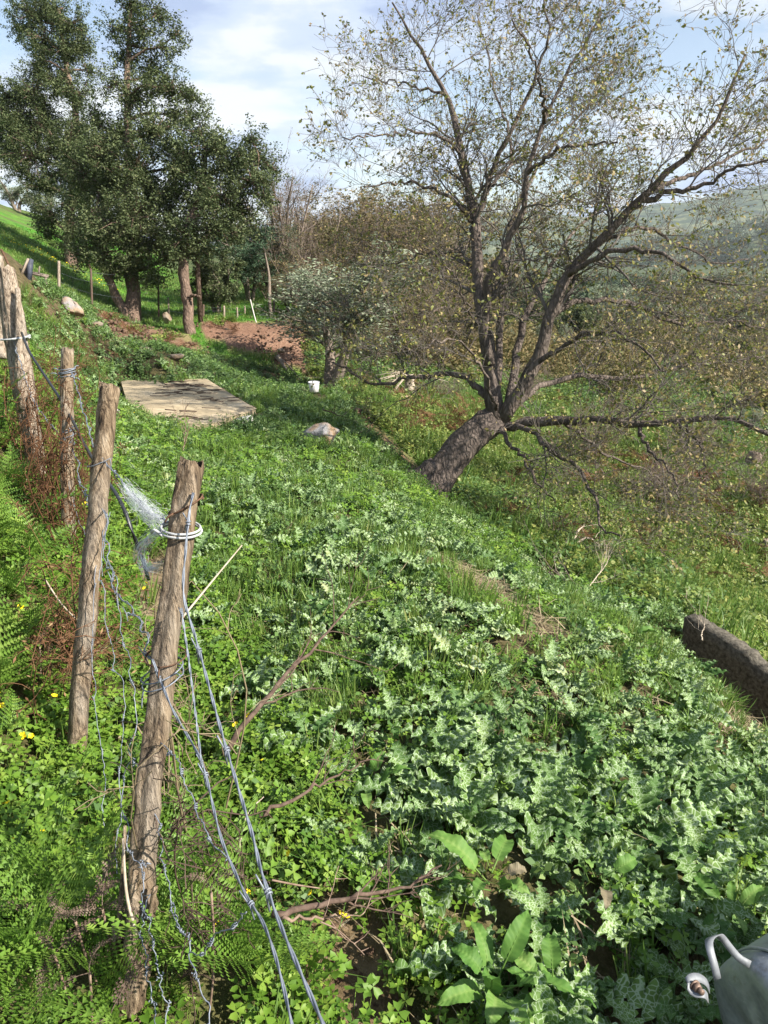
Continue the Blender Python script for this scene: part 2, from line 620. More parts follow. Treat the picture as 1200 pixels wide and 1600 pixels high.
M = {}
M['ground'] = ground_mat()
M['thistle'] = thistle_mat()
M['clover'] = leaf_mat('clover_leaf', [(0.1, (0.075, 0.165, 0.018)), (0.55, (0.150, 0.270, 0.030)), (0.95, (0.245, 0.345, 0.055))], 0.35)
M['grass'] = leaf_mat('grass_blade', [(0.05, (0.065, 0.140, 0.024)), (0.5, (0.135, 0.235, 0.042)), (0.85, (0.225, 0.300, 0.075)), (0.98, (0.38, 0.32, 0.14))], 0.35)
M['straw'] = leaf_mat('dry_straw', [(0.1, (0.13, 0.095, 0.055)), (0.6, (0.30, 0.24, 0.145)), (0.95, (0.44, 0.37, 0.24))], 0.2, 0.7)
M['weed'] = leaf_mat('weed_leaf', [(0.1, (0.060, 0.130, 0.034)), (0.55, (0.125, 0.215, 0.056)), (0.95, (0.205, 0.290, 0.080))], 0.3)
M['weed_light'] = leaf_mat('slope_weed_leaf', [(0.1, (0.095, 0.155, 0.028)), (0.55, (0.185, 0.245, 0.050)), (0.95, (0.31, 0.32, 0.085))], 0.35)
M['fern'] = leaf_mat('fern_frond', [(0.1, (0.085, 0.185, 0.024)), (0.6, (0.170, 0.295, 0.045)), (0.95, (0.28, 0.37, 0.075))], 0.35)
M['dead_fern'] = leaf_mat('dead_fern_frond', [(0.1, (0.075, 0.050, 0.038)), (0.6, (0.155, 0.112, 0.088)), (0.95, (0.24, 0.19, 0.15))], 0.15, 0.8, 0.1)
M['dead_red'] = leaf_mat('dead_bracken', [(0.1, (0.085, 0.042, 0.022)), (0.6, (0.19, 0.10, 0.055)), (0.95, (0.30, 0.20, 0.11))], 0.15, 0.8, 0.1)
M['dock'] = leaf_mat('dock_leaf', [(0.05, (0.055, 0.145, 0.022)), (0.6, (0.120, 0.230, 0.045)), (0.95, (0.20, 0.30, 0.08))], 0.25, 0.6, 0.25, inst=0.5)
M['dock_brown'] = leaf_mat('withered_dock_leaf', [(0.05, (0.16, 0.14, 0.08)), (0.95, (0.26, 0.21, 0.14))], 0.2, 0.6)
M['dock_stem'] = plain_mat('dock_stem', (0.14, 0.25, 0.05), (0.24, 0.33, 0.09), 40, 0.5)
M['cork_leaf'] = leaf_mat('cork_oak_leaf', [(0.05, (0.036, 0.058, 0.022)), (0.5, (0.090, 0.120, 0.048)), (0.95, (0.185, 0.205, 0.100))], 0.2, 0.65, 0.2, 0.1)
M['olive_leaf'] = leaf_mat('olive_leaf', [(0.05, (0.11, 0.145, 0.085)), (0.5, (0.22, 0.26, 0.165)), (0.95, (0.34, 0.38, 0.27))], 0.2, 0.65, 0.2, 0.15)
M['broom_leaf'] = leaf_mat('blue_green_leaf', [(0.05, (0.040, 0.085, 0.045)), (0.5, (0.080, 0.145, 0.080)), (0.95, (0.14, 0.20, 0.12))], 0.2, 0.65, 0.2, 0.1)
M['oak_leaf'] = leaf_mat('downy_oak_leaf', [(0.02, (0.085, 0.11, 0.025)), (0.4, (0.18, 0.20, 0.05)), (0.62, (0.30, 0.28, 0.08)), (0.8, (0.30, 0.235, 0.10)), (0.98, (0.36, 0.27, 0.16))], 0.3, 0.55, 0.3, 0.0)
M['thicket_leaf'] = leaf_mat('thicket_leaf', [(0.02, (0.065, 0.075, 0.025)), (0.45, (0.15, 0.135, 0.055)), (0.75, (0.24, 0.185, 0.085)), (0.98, (0.34, 0.25, 0.13))], 0.25, 0.6, 0.2, 0.25)
M['far_leaf'] = leaf_mat('far_wood_leaf', [(0.02, (0.022, 0.042, 0.018)), (0.5, (0.050, 0.080, 0.034)), (0.95, (0.11, 0.13, 0.065))], 0.15, 0.7, 0.2, 0.5)
M['oak_bark'] = bark_mat('downy_oak_bark', (0.026, 0.021, 0.018), (0.185, 0.150, 0.128), 6.0, 0.04)
M['oak_twig'] = bark_mat('oak_twig_bark', (0.042, 0.036, 0.032), (0.20, 0.175, 0.155), 20, 0.004)
M['cork_bark'] = bark_mat('cork_bark', (0.040, 0.028, 0.021), (0.23, 0.162, 0.122), 4.0, 0.06)
M['grey_bark'] = bark_mat('grey_bark', (0.075, 0.058, 0.046), (0.27, 0.22, 0.18), 8.0, 0.02)
M['thicket_twig'] = bark_mat('thicket_twig', (0.085, 0.066, 0.055), (0.27, 0.215, 0.18), 10, 0.005)
M['post_wood'] = wood_mat('weathered_post_wood', (0.10, 0.070, 0.044), (0.25, 0.185, 0.120), (0.46, 0.37, 0.265))
M['pale_wood'] = wood_mat('bleached_post_wood', (0.12, 0.09, 0.065), (0.34, 0.27, 0.20), (0.52, 0.45, 0.37))
M['wire'] = plain_mat('galvanised_wire', (0.115, 0.135, 0.17), (0.27, 0.30, 0.35), 60, 0.55, 0.4, 0.001, 0.35)
M['rust'] = plain_mat('rusty_wire', (0.05, 0.03, 0.02), (0.15, 0.08, 0.045), 50, 0.8, 0.3, 0.001)
M['hose'] = plain_mat('black_hose', (0.012, 0.013, 0.016), (0.030, 0.032, 0.036), 30, 0.4, 0.5, 0.001)
M['wool'] = plain_mat('white_fibre', (0.62, 0.66, 0.70), (0.80, 0.82, 0.84), 30, 0.8, 0.2, 0.001)
M['rope'] = plain_mat('white_rope', (0.26, 0.275, 0.29), (0.50, 0.51, 0.51), 90, 0.8, 0.2, 0.002)
M['dry_stem'] = plain_mat('dry_stem', (0.13, 0.085, 0.06), (0.30, 0.22, 0.165), 50, 0.85, 0.15, 0.001)
M['pale_stem'] = plain_mat('pale_dry_stem', (0.30, 0.24, 0.18), (0.50, 0.43, 0.34), 50, 0.85, 0.15, 0.001)
M['dark_stem'] = plain_mat('dark_stem', (0.055, 0.036, 0.028), (0.15, 0.105, 0.08), 50, 0.85, 0.15, 0.001)
M['yellow'] = plain_mat('yellow_petal', (0.75, 0.55, 0.01), (0.88, 0.72, 0.03), 40, 0.5, 0.2, 0.0005)
M['green_stem'] = plain_mat('green_stem', (0.06, 0.16, 0.02), (0.11, 0.24, 0.035), 60, 0.5)
def galv_mat():
    m = NT('galvanised_sheet')
    v = m.coord('Object')
    n = m.noise(v, 7, 7, 0.65)
    n2 = m.noise(v, 55, 4, 0.6)
    sp = m.node('ShaderNodeTexVoronoi')
    sp.inputs['Scale'].default_value = 70
    m.put(sp.inputs['Vector'], v)
    scr = m.noise(m.coord('Object', (1, 9, 40)), 9, 6, 0.7)
    c = m.ramp(n, [(0.33, (0.13, 0.145, 0.165)), (0.66, (0.31, 0.335, 0.36))])
    c = m.mix(m.math('MULTIPLY', sp.outputs['Distance'], 0.4), c, (0.40, 0.42, 0.44))
    c = m.mix(m.ramp(scr, [(0.60, (0, 0, 0)), (0.68, (0.5, 0.5, 0.5))]), c, (0.46, 0.47, 0.48))
    c = m.mix(m.ramp(m.noise(v, 16, 6, 0.7), [(0.56, (0, 0, 0)), (0.70, (0.75, 0.75, 0.75))]), c, (0.13, 0.105, 0.08))
    return m.bsdf(c, m.math('ADD', m.math('MULTIPLY', n2, 0.35), 0.28), 0.4, 0.5, m.bump(m.math('ADD', n, m.math('MULTIPLY', n2, 0.2)), 0.8, 0.006))


M['galv'] = galv_mat()
M['strap'] = plain_mat('dull_strap_steel', (0.13, 0.14, 0.155), (0.25, 0.265, 0.28), 30, 0.6, 0.35, 0.001, 0.25)
M['bolt'] = plain_mat('rusty_bolt', (0.07, 0.045, 0.035), (0.24, 0.165, 0.125), 70, 0.6, 0.4, 0.001, 0.4)
M['concrete'] = plain_mat('rough_concrete', (0.035, 0.031, 0.024), (0.15, 0.135, 0.108), 38, 0.95, 0.15, 0.02)
M['white_block'] = plain_mat('pale_block', (0.42, 0.40, 0.37), (0.60, 0.58, 0.54), 20, 0.9, 0.2, 0.006)
M['bucket'] = plain_mat('white_plastic', (0.72, 0.72, 0.70), (0.82, 0.82, 0.80), 10, 0.45, 0.4, 0.001)
M['rock'] = rock_mat('grey_orange_rock', (0.33, 0.325, 0.33), (0.36, 0.25, 0.155))
M['pale_rock'] = rock_mat('pale_rock', (0.40, 0.37, 0.365), (0.42, 0.31, 0.21))
M['tan_rock'] = rock_mat('tan_rock', (0.30, 0.25, 0.195), (0.27, 0.195, 0.13))
M['clod'] = rock_mat('earth_clod', (0.14, 0.085, 0.055), (0.21, 0.13, 0.085))
M['tarp'] = plain_mat('dark_sheet', (0.03, 0.035, 0.05), (0.08, 0.09, 0.12), 14, 0.6)

# ==== PART2 ====
# ------------------------------------------------------------------ regions of the ground (by where they stand)
def inpoly(u, v, poly):
    p = np.asarray(poly, float)
    inside = np.zeros(u.shape, bool)
    j = len(p) - 1
    for i in range(len(p)):
        (x1, y1), (x2, y2) = p[i], p[j]
        c = ((y1 > v) != (y2 > v)) & (u < (x2 - x1) * (v - y1) / (y2 - y1 + 1e-9) + x1)
        inside ^= c
        j = i
    return inside


R_RED = [(308, 508), (345, 503), (450, 500), (500, 525), (540, 565), (530, 590), (490, 592), (455, 578), (400, 552), (330, 536)]
R_OAKDIRT = [(130, 488), (200, 505), (300, 525), (330, 552), (260, 545), (180, 528)]
R_EDGE = [(548, 640), (575, 648), (640, 712), (668, 742), (652, 752), (600, 700)]
R_HOLE = [(440, 1400), (540, 1370), (600, 1420), (625, 1500), (660, 1650), (510, 1650), (470, 1500)]
R_PATH = [(620, 868), (690, 872), (790, 925), (870, 985), (865, 1020), (800, 985), (720, 925), (640, 895)]
R_PATH2 = [(815, 870), (845, 880), (890, 925), (875, 935), (840, 915)]
R_PATH3 = [(1080, 1085), (1150, 1095), (1200, 1140), (1195, 1175), (1120, 1150)]
R_STRAW = [(195, 870), (270, 870), (300, 960), (290, 1010), (230, 990)]
R_FIELD = [(40, 590), (15, 470), (58, 438), (130, 470), (200, 500), (330, 552), (470, 590), (540, 610), (565, 640), (660, 745), (700, 776), (790, 850),
           (880, 910), (1060, 965), (1110, 1030), (1220, 1110), (2100, 1560), (2100, 2200), (570, 2200), (520, 1440), (420, 1360), (330, 1150), (300, 950), (260, 800), (200, 740), (150, 700)]
R_LUSH = [(540, 1180), (700, 1150), (900, 1200), (1230, 1200), (2000, 1500), (2000, 2100), (640, 1900), (560, 1500), (500, 1300)]
SLAB = [(188, 606), (322, 600), (402, 648), (385, 660), (215, 668)]


def fence_x(y):
    return np.interp(y, [0.0, 1.1, 2.0, 3.5, 4.4, 9.0, 14.0], [0.35, -0.46, -0.93, -1.55, -2.2, -5.0, -8.4])


def ground_info(x, y):
    z = H(x, y)
    u, v, d = project(np.stack([x, y, z], -1))
    wu = (fbm(x * 3, y * 3, 3, 31) - 0.5)
    wv = (fbm(x * 3, y * 3, 3, 77) - 0.5)
    k = 120.0 / np.maximum(d, 1.0)
    u2, v2 = u + wu * k * 1.2, v + wv * k * 0.6
    front = d > 0.5
    info = {'z': z, 'u': u, 'v': v, 'd': d, 'uw': u2, 'vw': v2}
    red = (inpoly(u2, v2, R_RED) & (d > 19) & (d < 30)) * 1.0
    red = np.maximum(red, (inpoly(u2, v2, R_OAKDIRT) & (d > 14) & (d < 28)) * 0.75)
    red = np.maximum(red, (inpoly(u2, v2, R_EDGE) & (d > 7) & (d < 16)) * 0.55)
    red = np.maximum(red, (inpoly(u2, v2, R_HOLE) & (d < 2.2)) * 0.45)
    red = np.maximum(red, (inpoly(u2, v2, R_PATH2) & (d < 10)) * 0.6)
    info['red'] = np.where(front, red, 0)
    st = ((inpoly(u2, v2, R_PATH) | inpoly(u2, v2, R_PATH3)) & (d < 8)) * 0.6
    st = np.maximum(st, (inpoly(u2, v2, R_STRAW) & (d < 5)) * 0.9)
    info['straw'] = np.where(front, st, 0)
    info['slab'] = front & inpoly(u, v, SLAB) & (d > 9) & (d < 16)
    left = x < fence_x(y)
    info['left'] = left & (y < 16)
    info['field'] = front & inpoly(u2, v2, R_FIELD) & ~info['left'] & (d < 27)
    info['lush'] = front & inpoly(u2, v2, R_LUSH) & (d < 3.6)
    info['slope'] = front & ~info['field'] & ~info['left'] & (u > 480) & (d > 5.5) & (d < 60)
    # beyond the crest: what the near field hides
    info['meadow'] = front & (u < 480) & (d > 21) & ~info['field']
    return info


# ------------------------------------------------------------------ ground sheet
def build_ground():
    r = np.concatenate([[0.0], np.geomspace(0.35, 5200, 330)])
    a_front = np.linspace(-0.66, 0.66, 300)
    a_rest = np.linspace(0.66, 2 * PI - 0.66, 62)[1:-1]
    a = np.concatenate([a_front, a_rest])
    rr, aa = np.meshgrid(r[1:], a, indexing='ij')
    x, y = rr * np.sin(aa), rr * np.cos(aa)
    x, y = np.concatenate([[0.0], x.ravel()]), np.concatenate([[0.0], y.ravel()])
    g = ground_info(x, y)
    z = g['z'] + (fbm(x * 9, y * 9, 3, 5) - 0.5) * 0.05 * (np.hypot(x, y) < 30)
    z = z + g['red'] * (fbm(x * 1.1, y * 1.1, 4, 8) - 0.5) * 0.45 * np.clip(g['d'] / 12, 0.1, 1)
    hole = inpoly(g['uw'], g['vw'], R_HOLE) & (g['d'] < 2.2) & (g['d'] > 0.5)
    z = z - 0.05 * hole
    d = np.hypot(x, y)
    turf = np.where(g['meadow'], 1.0, np.where(g['slope'], 0.75, 0.04 + 0.22 * fbm(x * 2, y * 2, 3, 6)))
    turf = np.where(d > 60, 0.5, turf)
    scrub = np.clip((d - 32) / 30, 0, 1) * (x > -0.28 * y)
    na = len(a)
    n = len(r) - 1
    i = np.arange(n - 1)[:, None] * na
    j = np.arange(na)[None, :]
    j2 = (j + 1) % na
    q = np.stack([1 + i + j, 1 + i + na + j, 1 + i + na + j2, 1 + i + j2], -1).reshape(-1, 4)[:, ::-1]
    tr = np.stack([np.zeros(na, int), 1 + np.arange(na), 1 + (np.arange(na) + 1) % na], -1)[:, ::-1]
    me = make_mesh('ground', np.stack([x, y, z], -1), [q, tr], M['ground'], smooth=True,
                   attrs={'turf': turf, 'scrub': scrub, 'straw': g['straw'], 'red': g['red']})
    if me.polygons[1000].normal.z < 0:
        me.flip_normals()
    tag(link('ground', me), kind='structure')


build_ground()


# ------------------------------------------------------------------ far hills
def ridge(u0, u1, d, crest, depth, seed, name):
    """a hill range standing d metres off; crest: function of u giving the image row its skyline reaches"""
    nu, nd = 160, 26
    us = np.linspace(u0, u1, nu)
    out = np.zeros((nd, nu, 3))
    for j in range(nd):
        t = j / (nd - 1)
        dist = d * (0.62 + 0.38 * min(t / 0.7, 1)) + depth * max(0, t - 0.7) / 0.3
        prof = math.sin(min(t / 0.7, 1) * PI / 2) ** 1.3 if t <= 0.7 else math.cos((t - 0.7) / 0.3 * PI / 2)
        x = (us - 600) / F_PX * dist
        y = np.full(nu, dist * CP)
        zc = np.array([P(600, crest(u), d)[2] for u in us])
        n = fbm(x / (d * 0.06), y / (d * 0.06), 5, seed) - 0.5
        base = -40 - d * 0.02
        out[j, :, 0], out[j, :, 1] = x, y
        out[j, :, 2] = base + (zc - base) * prof * (1 + 0.16 * n)
    idx = np.arange(nd * nu).reshape(nd, nu)
    q = np.stack([idx[:-1, :-1], idx[:-1, 1:], idx[1:, 1:], idx[1:, :-1]], -1).reshape(-1, 4)
    me = make_mesh(name, out.reshape(-1, 3), [q], M['hill'], smooth=True)
    tag(link(name, me), kind='structure')
    return out


def hill_mat():
    m = NT('wooded_hillside')
    p = m.geo_pos()
    n1 = m.noise(p, 0.035, 9, 0.75)
    n2 = m.noise(p, 0.006, 5, 0.6)
    c = m.ramp(n1, [(0.40, (0.012, 0.026, 0.012)), (0.52, (0.050, 0.075, 0.030)), (0.60, (0.15, 0.16, 0.075))])
    c = m.mix(m.ramp(n2, [(0.56, (0, 0, 0)), (0.66, (0.6, 0.6, 0.6))]), c, (0.22, 0.19, 0.10))
    return m.bsdf(c, 0.95, 0.1)


M['hill'] = hill_mat()
ridge(480, 1900, 2400, lambda u: np.interp(u, [480, 650, 760, 880, 1000, 1120, 1200, 1300, 1900], [352, 345, 336, 345, 325, 302, 286, 280, 300]), 700, 4, 'hills')
RIDGE_B = ridge(820, 1900, 1150, lambda u: np.interp(u, [820, 930, 1050, 1150, 1250, 1900], [440, 395, 372, 350, 335, 330]), 400, 12, 'hills')
RIDGE_A = ridge(560, 1900, 620, lambda u: np.interp(u, [560, 760, 900, 1010, 1100, 1900], [432, 428, 442, 440, 428, 400]), 260, 22, 'hills')


# ------------------------------------------------------------------ leaf and plant meshes (shared)
def leaf_cards(rng, C, size, up=0.35, asp=0.5, dirs=None, droop=0.0):
    n = len(C)
    nr = rng.normal(size=(n, 3))
    nr[:, 2] = np.abs(nr[:, 2]) + up
    nr = norm(nr)
    d = rng.normal(size=(n, 3)) if dirs is None else dirs + rng.normal(size=(n, 3)) * 0.6
    d[:, 2] -= droop
    d = norm(d - nr * (d * nr).sum(1, keepdims=True))
    s = np.cross(nr, d)
    L = (np.asarray(size) * rng.uniform(0.5, 1.4, n))[:, None]
    W = L * asp * 0.5
    v = np.stack([C, C + d * L * 0.5 + s * W + nr * L * 0.06, C + d * L, C + d * L * 0.5 - s * W + nr * L * 0.06], 1).reshape(-1, 3)
    q = np.arange(4 * n).reshape(n, 4)
    return v, q, np.repeat(rng.random(n), 4)


def thistle_leaf_geo(rng, L, Wd):
    nr, nc = 31, 7
    t = np.linspace(0, 1, nr)
    s = np.linspace(-1, 1, nc)
    nl = rng.uniform(4.6, 6.2)
    ph = rng.uniform(0, 1)
    env = (np.sin(PI * np.clip(t * 0.93 + 0.07, 0, 1) ** 0.85)) ** 0.75
    tri = 1 - 2 * np.abs(((t * nl + ph) % 1.0) - 0.5)
    lobe = 0.46 + 0.54 * tri ** 0.8 + rng.uniform(-0.07, 0.07, nr)
    hw = Wd * np.maximum(env * lobe, 0.06 * (t < 0.2) + 0.015)
    rise = rng.uniform(0.25, 0.6)
    ang = rise * 1.0 - t * rng.uniform(1.0, 1.9)
    cx = np.concatenate([[0], np.cumsum(np.cos(ang[:-1]) * L / (nr - 1))])
    cz = np.concatenate([[0], np.cumsum(np.sin(ang[:-1]) * L / (nr - 1))])
    V = np.zeros((nr, nc, 3))
    UV = np.zeros((nr, nc, 2))
    for i in range(nr):
        fold = 0.35 * np.abs(s) * hw[i]
        ripple = 0.34 * Wd * np.sin(2 * PI * (t[i] * nl * 1.0 + ph) + np.sign(s) * 0.6) * np.abs(s) ** 2.0 + rng.normal(0, 0.05 * Wd, nc) * np.abs(s)
        sweep = -0.22 * L / nl * np.abs(s) * np.cos(2 * PI * (t[i] * nl + ph))
        V[i, :, 0] = cx[i] + sweep * 0.6 - ripple * math.sin(ang[i]) * 0.5
        V[i, :, 1] = s * hw[i]
        V[i, :, 2] = cz[i] + fold + ripple
        UV[i, :, 0] = s * hw[i]
        UV[i, :, 1] = t[i] * L
    idx = np.arange(nr * nc).reshape(nr, nc)
    q = np.stack([idx[:-1, :-1], idx[:-1, 1:], idx[1:, 1:], idx[1:, :-1]], -1).reshape(-1, 4)
    UV += rng.uniform(0, 5, 2)
    return V.reshape(-1, 3), q, UV.reshape(-1, 2)


RT = np.random.default_rng(11)
TH_LEAF_GEO = [thistle_leaf_geo(RT, RT.uniform(0.15, 0.22), RT.uniform(0.040, 0.056)) for _ in range(8)]
TH_LEAF = []
for g in TH_LEAF_GEO:
    TH_LEAF.append(make_mesh('thistle_leaf', g[0], [g[1]], M['thistle'], uv=g[2], rnd=np.full(len(g[0]), RT.random()), smooth=True))


def rosette_xf(rng, n):
    """leaf transforms of one rosette: (leaf index, matrix)"""
    out = []
    a = rng.uniform(0, 6.28)
    for i in range(n):
        f = i / max(1, n - 1)
        a += 2.4 + rng.normal(0, 0.25)
        pitch = -(0.05 + 0.95 * f ** 1.2 + rng.normal(0, 0.12))
        sc = (1.05 - 0.45 * f) * rng.uniform(0.8, 1.15)
        Mx = Matrix.Translation((0.012 * math.cos(a), 0.012 * math.sin(a), 0.01 + 0.05 * f)) @ Matrix.Rotation(a, 4, 'Z') @ Matrix.Rotation(pitch, 4, 'Y') @ \
            Matrix.Rotation(rng.normal(0, 0.25), 4, 'X') @ Matrix.Scale(sc, 4)
        out.append((int(rng.integers(len(TH_LEAF))), Mx))
    return out


def xf(v, Mx):
    A = np.array(Mx)
    return v @ A[:3, :3].T + A[:3, 3]


def rosette_mesh(seed, n):
    rng = np.random.default_rng(seed)
    b = Buf()
    for k, Mx in rosette_xf(rng, n):
        g = TH_LEAF_GEO[k]
        b.add(xf(g[0], Mx), g[1], rnd=rng.random(), uv=g[2] + rng.uniform(0, 3, 2))
    return b.mesh('milk_thistle', M['thistle'], True)


TH_PLANT = [rosette_mesh(100 + i, n) for i, n in enumerate((11, 12, 10, 13, 9, 12))]


def clover_mesh(seed, n=26, rad=0.09, mat='clover', leafr=0.011):
    rng = np.random.default_rng(seed)
    b = Buf()
    for _ in range(n):
        r, a = rad * math.sqrt(rng.random()), rng.uniform(0, 6.28)
        c = np.array((r * math.cos(a), r * math.sin(a), rng.uniform(0.03, 0.085)))
        tilt = Euler((rng.normal(0, 0.35), rng.normal(0, 0.35), rng.uniform(0, 6.28))).to_matrix()
        s = leafr * rng.uniform(0.7, 1.35)
        v = [(0, 0, 0)]
        f = []
        for k in range(3):
            w = k * 2 * PI / 3
            for (rr, da, dz) in ((0.9, -0.62, 0.12), (1.55, -0.38, 0.10), (1.25, 0, -0.12), (1.55, 0.38, 0.10), (0.9, 0.62, 0.12)):
                v.append((rr * s * math.cos(w + da), rr * s * math.sin(w + da), dz * s))
            o = 1 + k * 5
            f += [(0, o, o + 1), (0, o + 1, o + 2), (0, o + 2, o + 3), (0, o + 3, o + 4)]
        b.add(np.array(v) @ np.array(tilt).T + c, t=f, rnd=rng.random())
        g = np.array((c[0] * 0.8, c[1] * 0.8, 0))
        add_tube(b, [g, c], 0.0008, 3, 2, rnd=0.7)
    return b.mesh('clover', M[mat])


def grass_mesh(seed, n=26, rad=0.05, h=0.17, mat='grass', lean=0.5, wid=0.0028):
    rng = np.random.default_rng(seed)
    b = Buf()
    for _ in range(n):
        r, a = rad * math.sqrt(rng.random()), rng.uniform(0, 6.28)
        p0 = np.array((r * math.cos(a), r * math.sin(a), -0.01))
        hh = h * rng.uniform(0.45, 1.2)
        th = rng.uniform(0, 6.28)
        ln = abs(rng.normal(0, lean)) * hh
        d = np.array((math.cos(th), math.sin(th), 0))
        w = np.array((-d[1], d[0], 0)) * wid * rng.uniform(0.7, 1.4)
        v = []
        for t, ww in ((0, 1), (0.4, 1), (0.75, 0.7)):
            c = p0 + d * ln * t ** 1.8 + np.array((0, 0, hh * (t - 0.25 * (ln / hh) * t ** 2.5)))
            v += [c - w * ww, c + w * ww]
        v.append(p0 + d * ln + np.array((0, 0, hh * (1 - 0.25 * ln / hh))))
        b.add(v, q=[(0, 1, 3, 2), (2, 3, 5, 4)], t=[(4, 5, 6)], rnd=rng.random())
    return b.mesh('grass_tuft', M[mat])


def straw_mesh(seed, n=20):
    rng = np.random.default_rng(seed)
    b = Buf()
    for _ in range(n):
        a = rng.uniform(0, 6.28)
        d = np.array((math.cos(a), math.sin(a), 0))
        c = np.array((rng.normal(0, 0.06), rng.normal(0, 0.06), rng.uniform(0.005, 0.035)))
        L = rng.uniform(0.04, 0.10)
        w = np.array((-d[1], d[0], 0)) * rng.uniform(0.001, 0.0026)
        e0, e1 = c - d * L - (0, 0, 0.012), c + d * L + np.array((0, 0, rng.normal(0, 0.015)))
        b.add([e0 - w, e0 + w, c - w, c + w, e1], q=[(0, 1, 3, 2)], t=[(2, 3, 4)], rnd=rng.random())
    return b.mesh('straw', M['straw'])


def weed_mesh(seed, stems=7, rad=0.07, h=0.10, leaf=0.028, mat='weed', asp=0.62):
    rng = np.random.default_rng(seed)
    b = Buf()
    Cs, Ds = [], []
    for _ in range(stems):
        r, a = rad * math.sqrt(rng.random()), rng.uniform(0, 6.28)
        p0 = np.array((r * math.cos(a), r * math.sin(a), 0.0))
        top = p0 + np.array((rng.normal(0, 0.4) * h, rng.normal(0, 0.4) * h, h * rng.uniform(0.5, 1.2)))
        add_tube(b, [p0, top], 0.0012, 3, 2, rnd=0.4)
        k = rng.integers(4, 8)
        for i in range(k):
            t = (i + 0.8) / k
            w = rng.uniform(0, 6.28)
            for sg in (0, PI):
                Cs.append(p0 + (top - p0) * t)
                Ds.append((math.cos(w + sg), math.sin(w + sg), rng.uniform(0.0, 0.6)))
    Cs, Ds = np.array(Cs), np.array(Ds)
    v, q, rn = leaf_cards(rng, Cs, leaf, up=1.1, asp=asp, dirs=Ds)
    b.add(v, q, rnd=rn)
    return b.mesh('weed', M[mat])


def fern_geo(b, rng, L=0.5, W=0.17, curl=0.9, rise=0.9, crumple=0.0):
    """one frond: rachis, pinnae in pairs, each pinna with small pinnules"""
    n = 15
    t = np.linspace(0, 1, n + 1)
    ang = rise - curl * t
    cx = np.concatenate([[0], np.cumsum(np.cos(ang[:-1]) * L / n)])
    cz = np.concatenate([[0], np.cumsum(np.sin(ang[:-1]) * L / n)])
    sp = np.stack([cx, np.zeros(n + 1), cz], 1)
    v, q, tr, uv = tubes(sp[None], np.linspace(0.0022, 0.0006, n + 1)[None], 4)
    b.add(v, q, tr, rnd=0.75)
    for i in range(3, n + 1):
        w = W * (1 - ((i - 3) / (n - 2.2))) ** 0.8 * min(1, 0.65 + 0.2 * (i - 3))
        tang = norm(sp[min(i, n)] - sp[i - 1])
        up = np.array((-tang[2], 0, tang[0]))
        for sg in (-1, 1):
            d = norm(tang * 0.42 + np.array((0, sg, 0)) + up * (0.1 - 0.35 * crumple + rng.normal(0, 0.12 + 0.5 * crumple)))
            ns = max(3, int(w / 0.011))
            nrm = norm(np.cross(d, tang) * sg)
            side = np.cross(nrm, d)
            vs, fs = [], []
            for k in range(ns):
                f0, f1 = k / ns, (k + 0.85) / ns
                pw = 0.19 * L / n * 2.6 * (1 - 0.85 * (k / ns)) + 0.002
                for s2 in (-1, 1):
                    o = len(vs)
                    c0, c1 = sp[i] + d * w * f0, sp[i] + d * w * f1
                    dz = nrm * (-0.15 * pw * (1 + 3 * crumple * rng.random()))
                    tip = (c0 + c1) / 2 + side * s2 * pw + d * w * 0.35 / ns + dz
                    vs += [c0, c1, tip]
                    fs.append((o, o + 1, o + 2))
                    vs.append(tip * 0.35 + c1 * 0.65 + dz)
                    fs.append((o + 1, o + 3, o + 2))
            b.add(vs, t=fs, rnd=rng.uniform(0.2, 0.8))


def frond_mesh(seed, L, W, mat, curl, rise, crumple=0.0, name='frond'):
    b = Buf()
    fern_geo(b, np.random.default_rng(seed), L, W, curl, rise, crumple)
    return b.mesh(name, M[mat])


FROND = [frond_mesh(1, 0.42, 0.125, 'fern', 0.9, 1.0), frond_mesh(2, 0.36, 0.11, 'fern', 1.1, 0.85), frond_mesh(3, 0.48, 0.14, 'fern', 0.7, 1.15)]
DEAD_FROND = [frond_mesh(7, 0.24, 0.045, 'dead_fern', 1.4, 0.9, 0.45), frond_mesh(8, 0.20, 0.04, 'dead_fern', 2.2, 1.3, 0.6), frond_mesh(9, 0.27, 0.05, 'dead_fern', 1.0, 0.7, 0.4)]


def bracken_clump(seed, n, mat, L=0.6, crumple=0.2):
    rng = np.random.default_rng(seed)
    b = Buf()
    for _ in range(n):
        s = Buf()
        fern_geo(s, rng, L * rng.uniform(0.6, 1.1), L * 0.3, rng.uniform(0.8, 1.8), rng.uniform(0.7, 1.4), crumple)
        v = np.concatenate(s.v)
        Mx = Matrix.Translation((rng.normal(0, 0.08), rng.normal(0, 0.08), 0)) @ Matrix.Rotation(rng.uniform(0, 6.28), 4, 'Z')
        b.add(xf(v, Mx), np.concatenate(s.q), np.concatenate(s.t), rnd=np.concatenate(s.r))
    return b.mesh('bracken', M[mat])


def leaf_blob(seed, n, rad, hgt, size, mat, asp=0.5, up=0.3):
    rng = np.random.default_rng(seed)
    b = Buf()
    cl = rng.normal(size=(14, 3)) * np.array((rad * 0.5, rad * 0.5, hgt * 0.22)) + np.array((0, 0, hgt * 0.55))
    k = rng.integers(0, 14, n)
    C = cl[k] + rng.normal(size=(n, 3)) * rad * 0.20
    C[:, 2] = np.maximum(C[:, 2], 0.0)
    v, q, rn = leaf_cards(rng, C, size, up, asp)
    b.add(v, q, rnd=rn)
    return b.mesh('leaf_clump', M[mat])


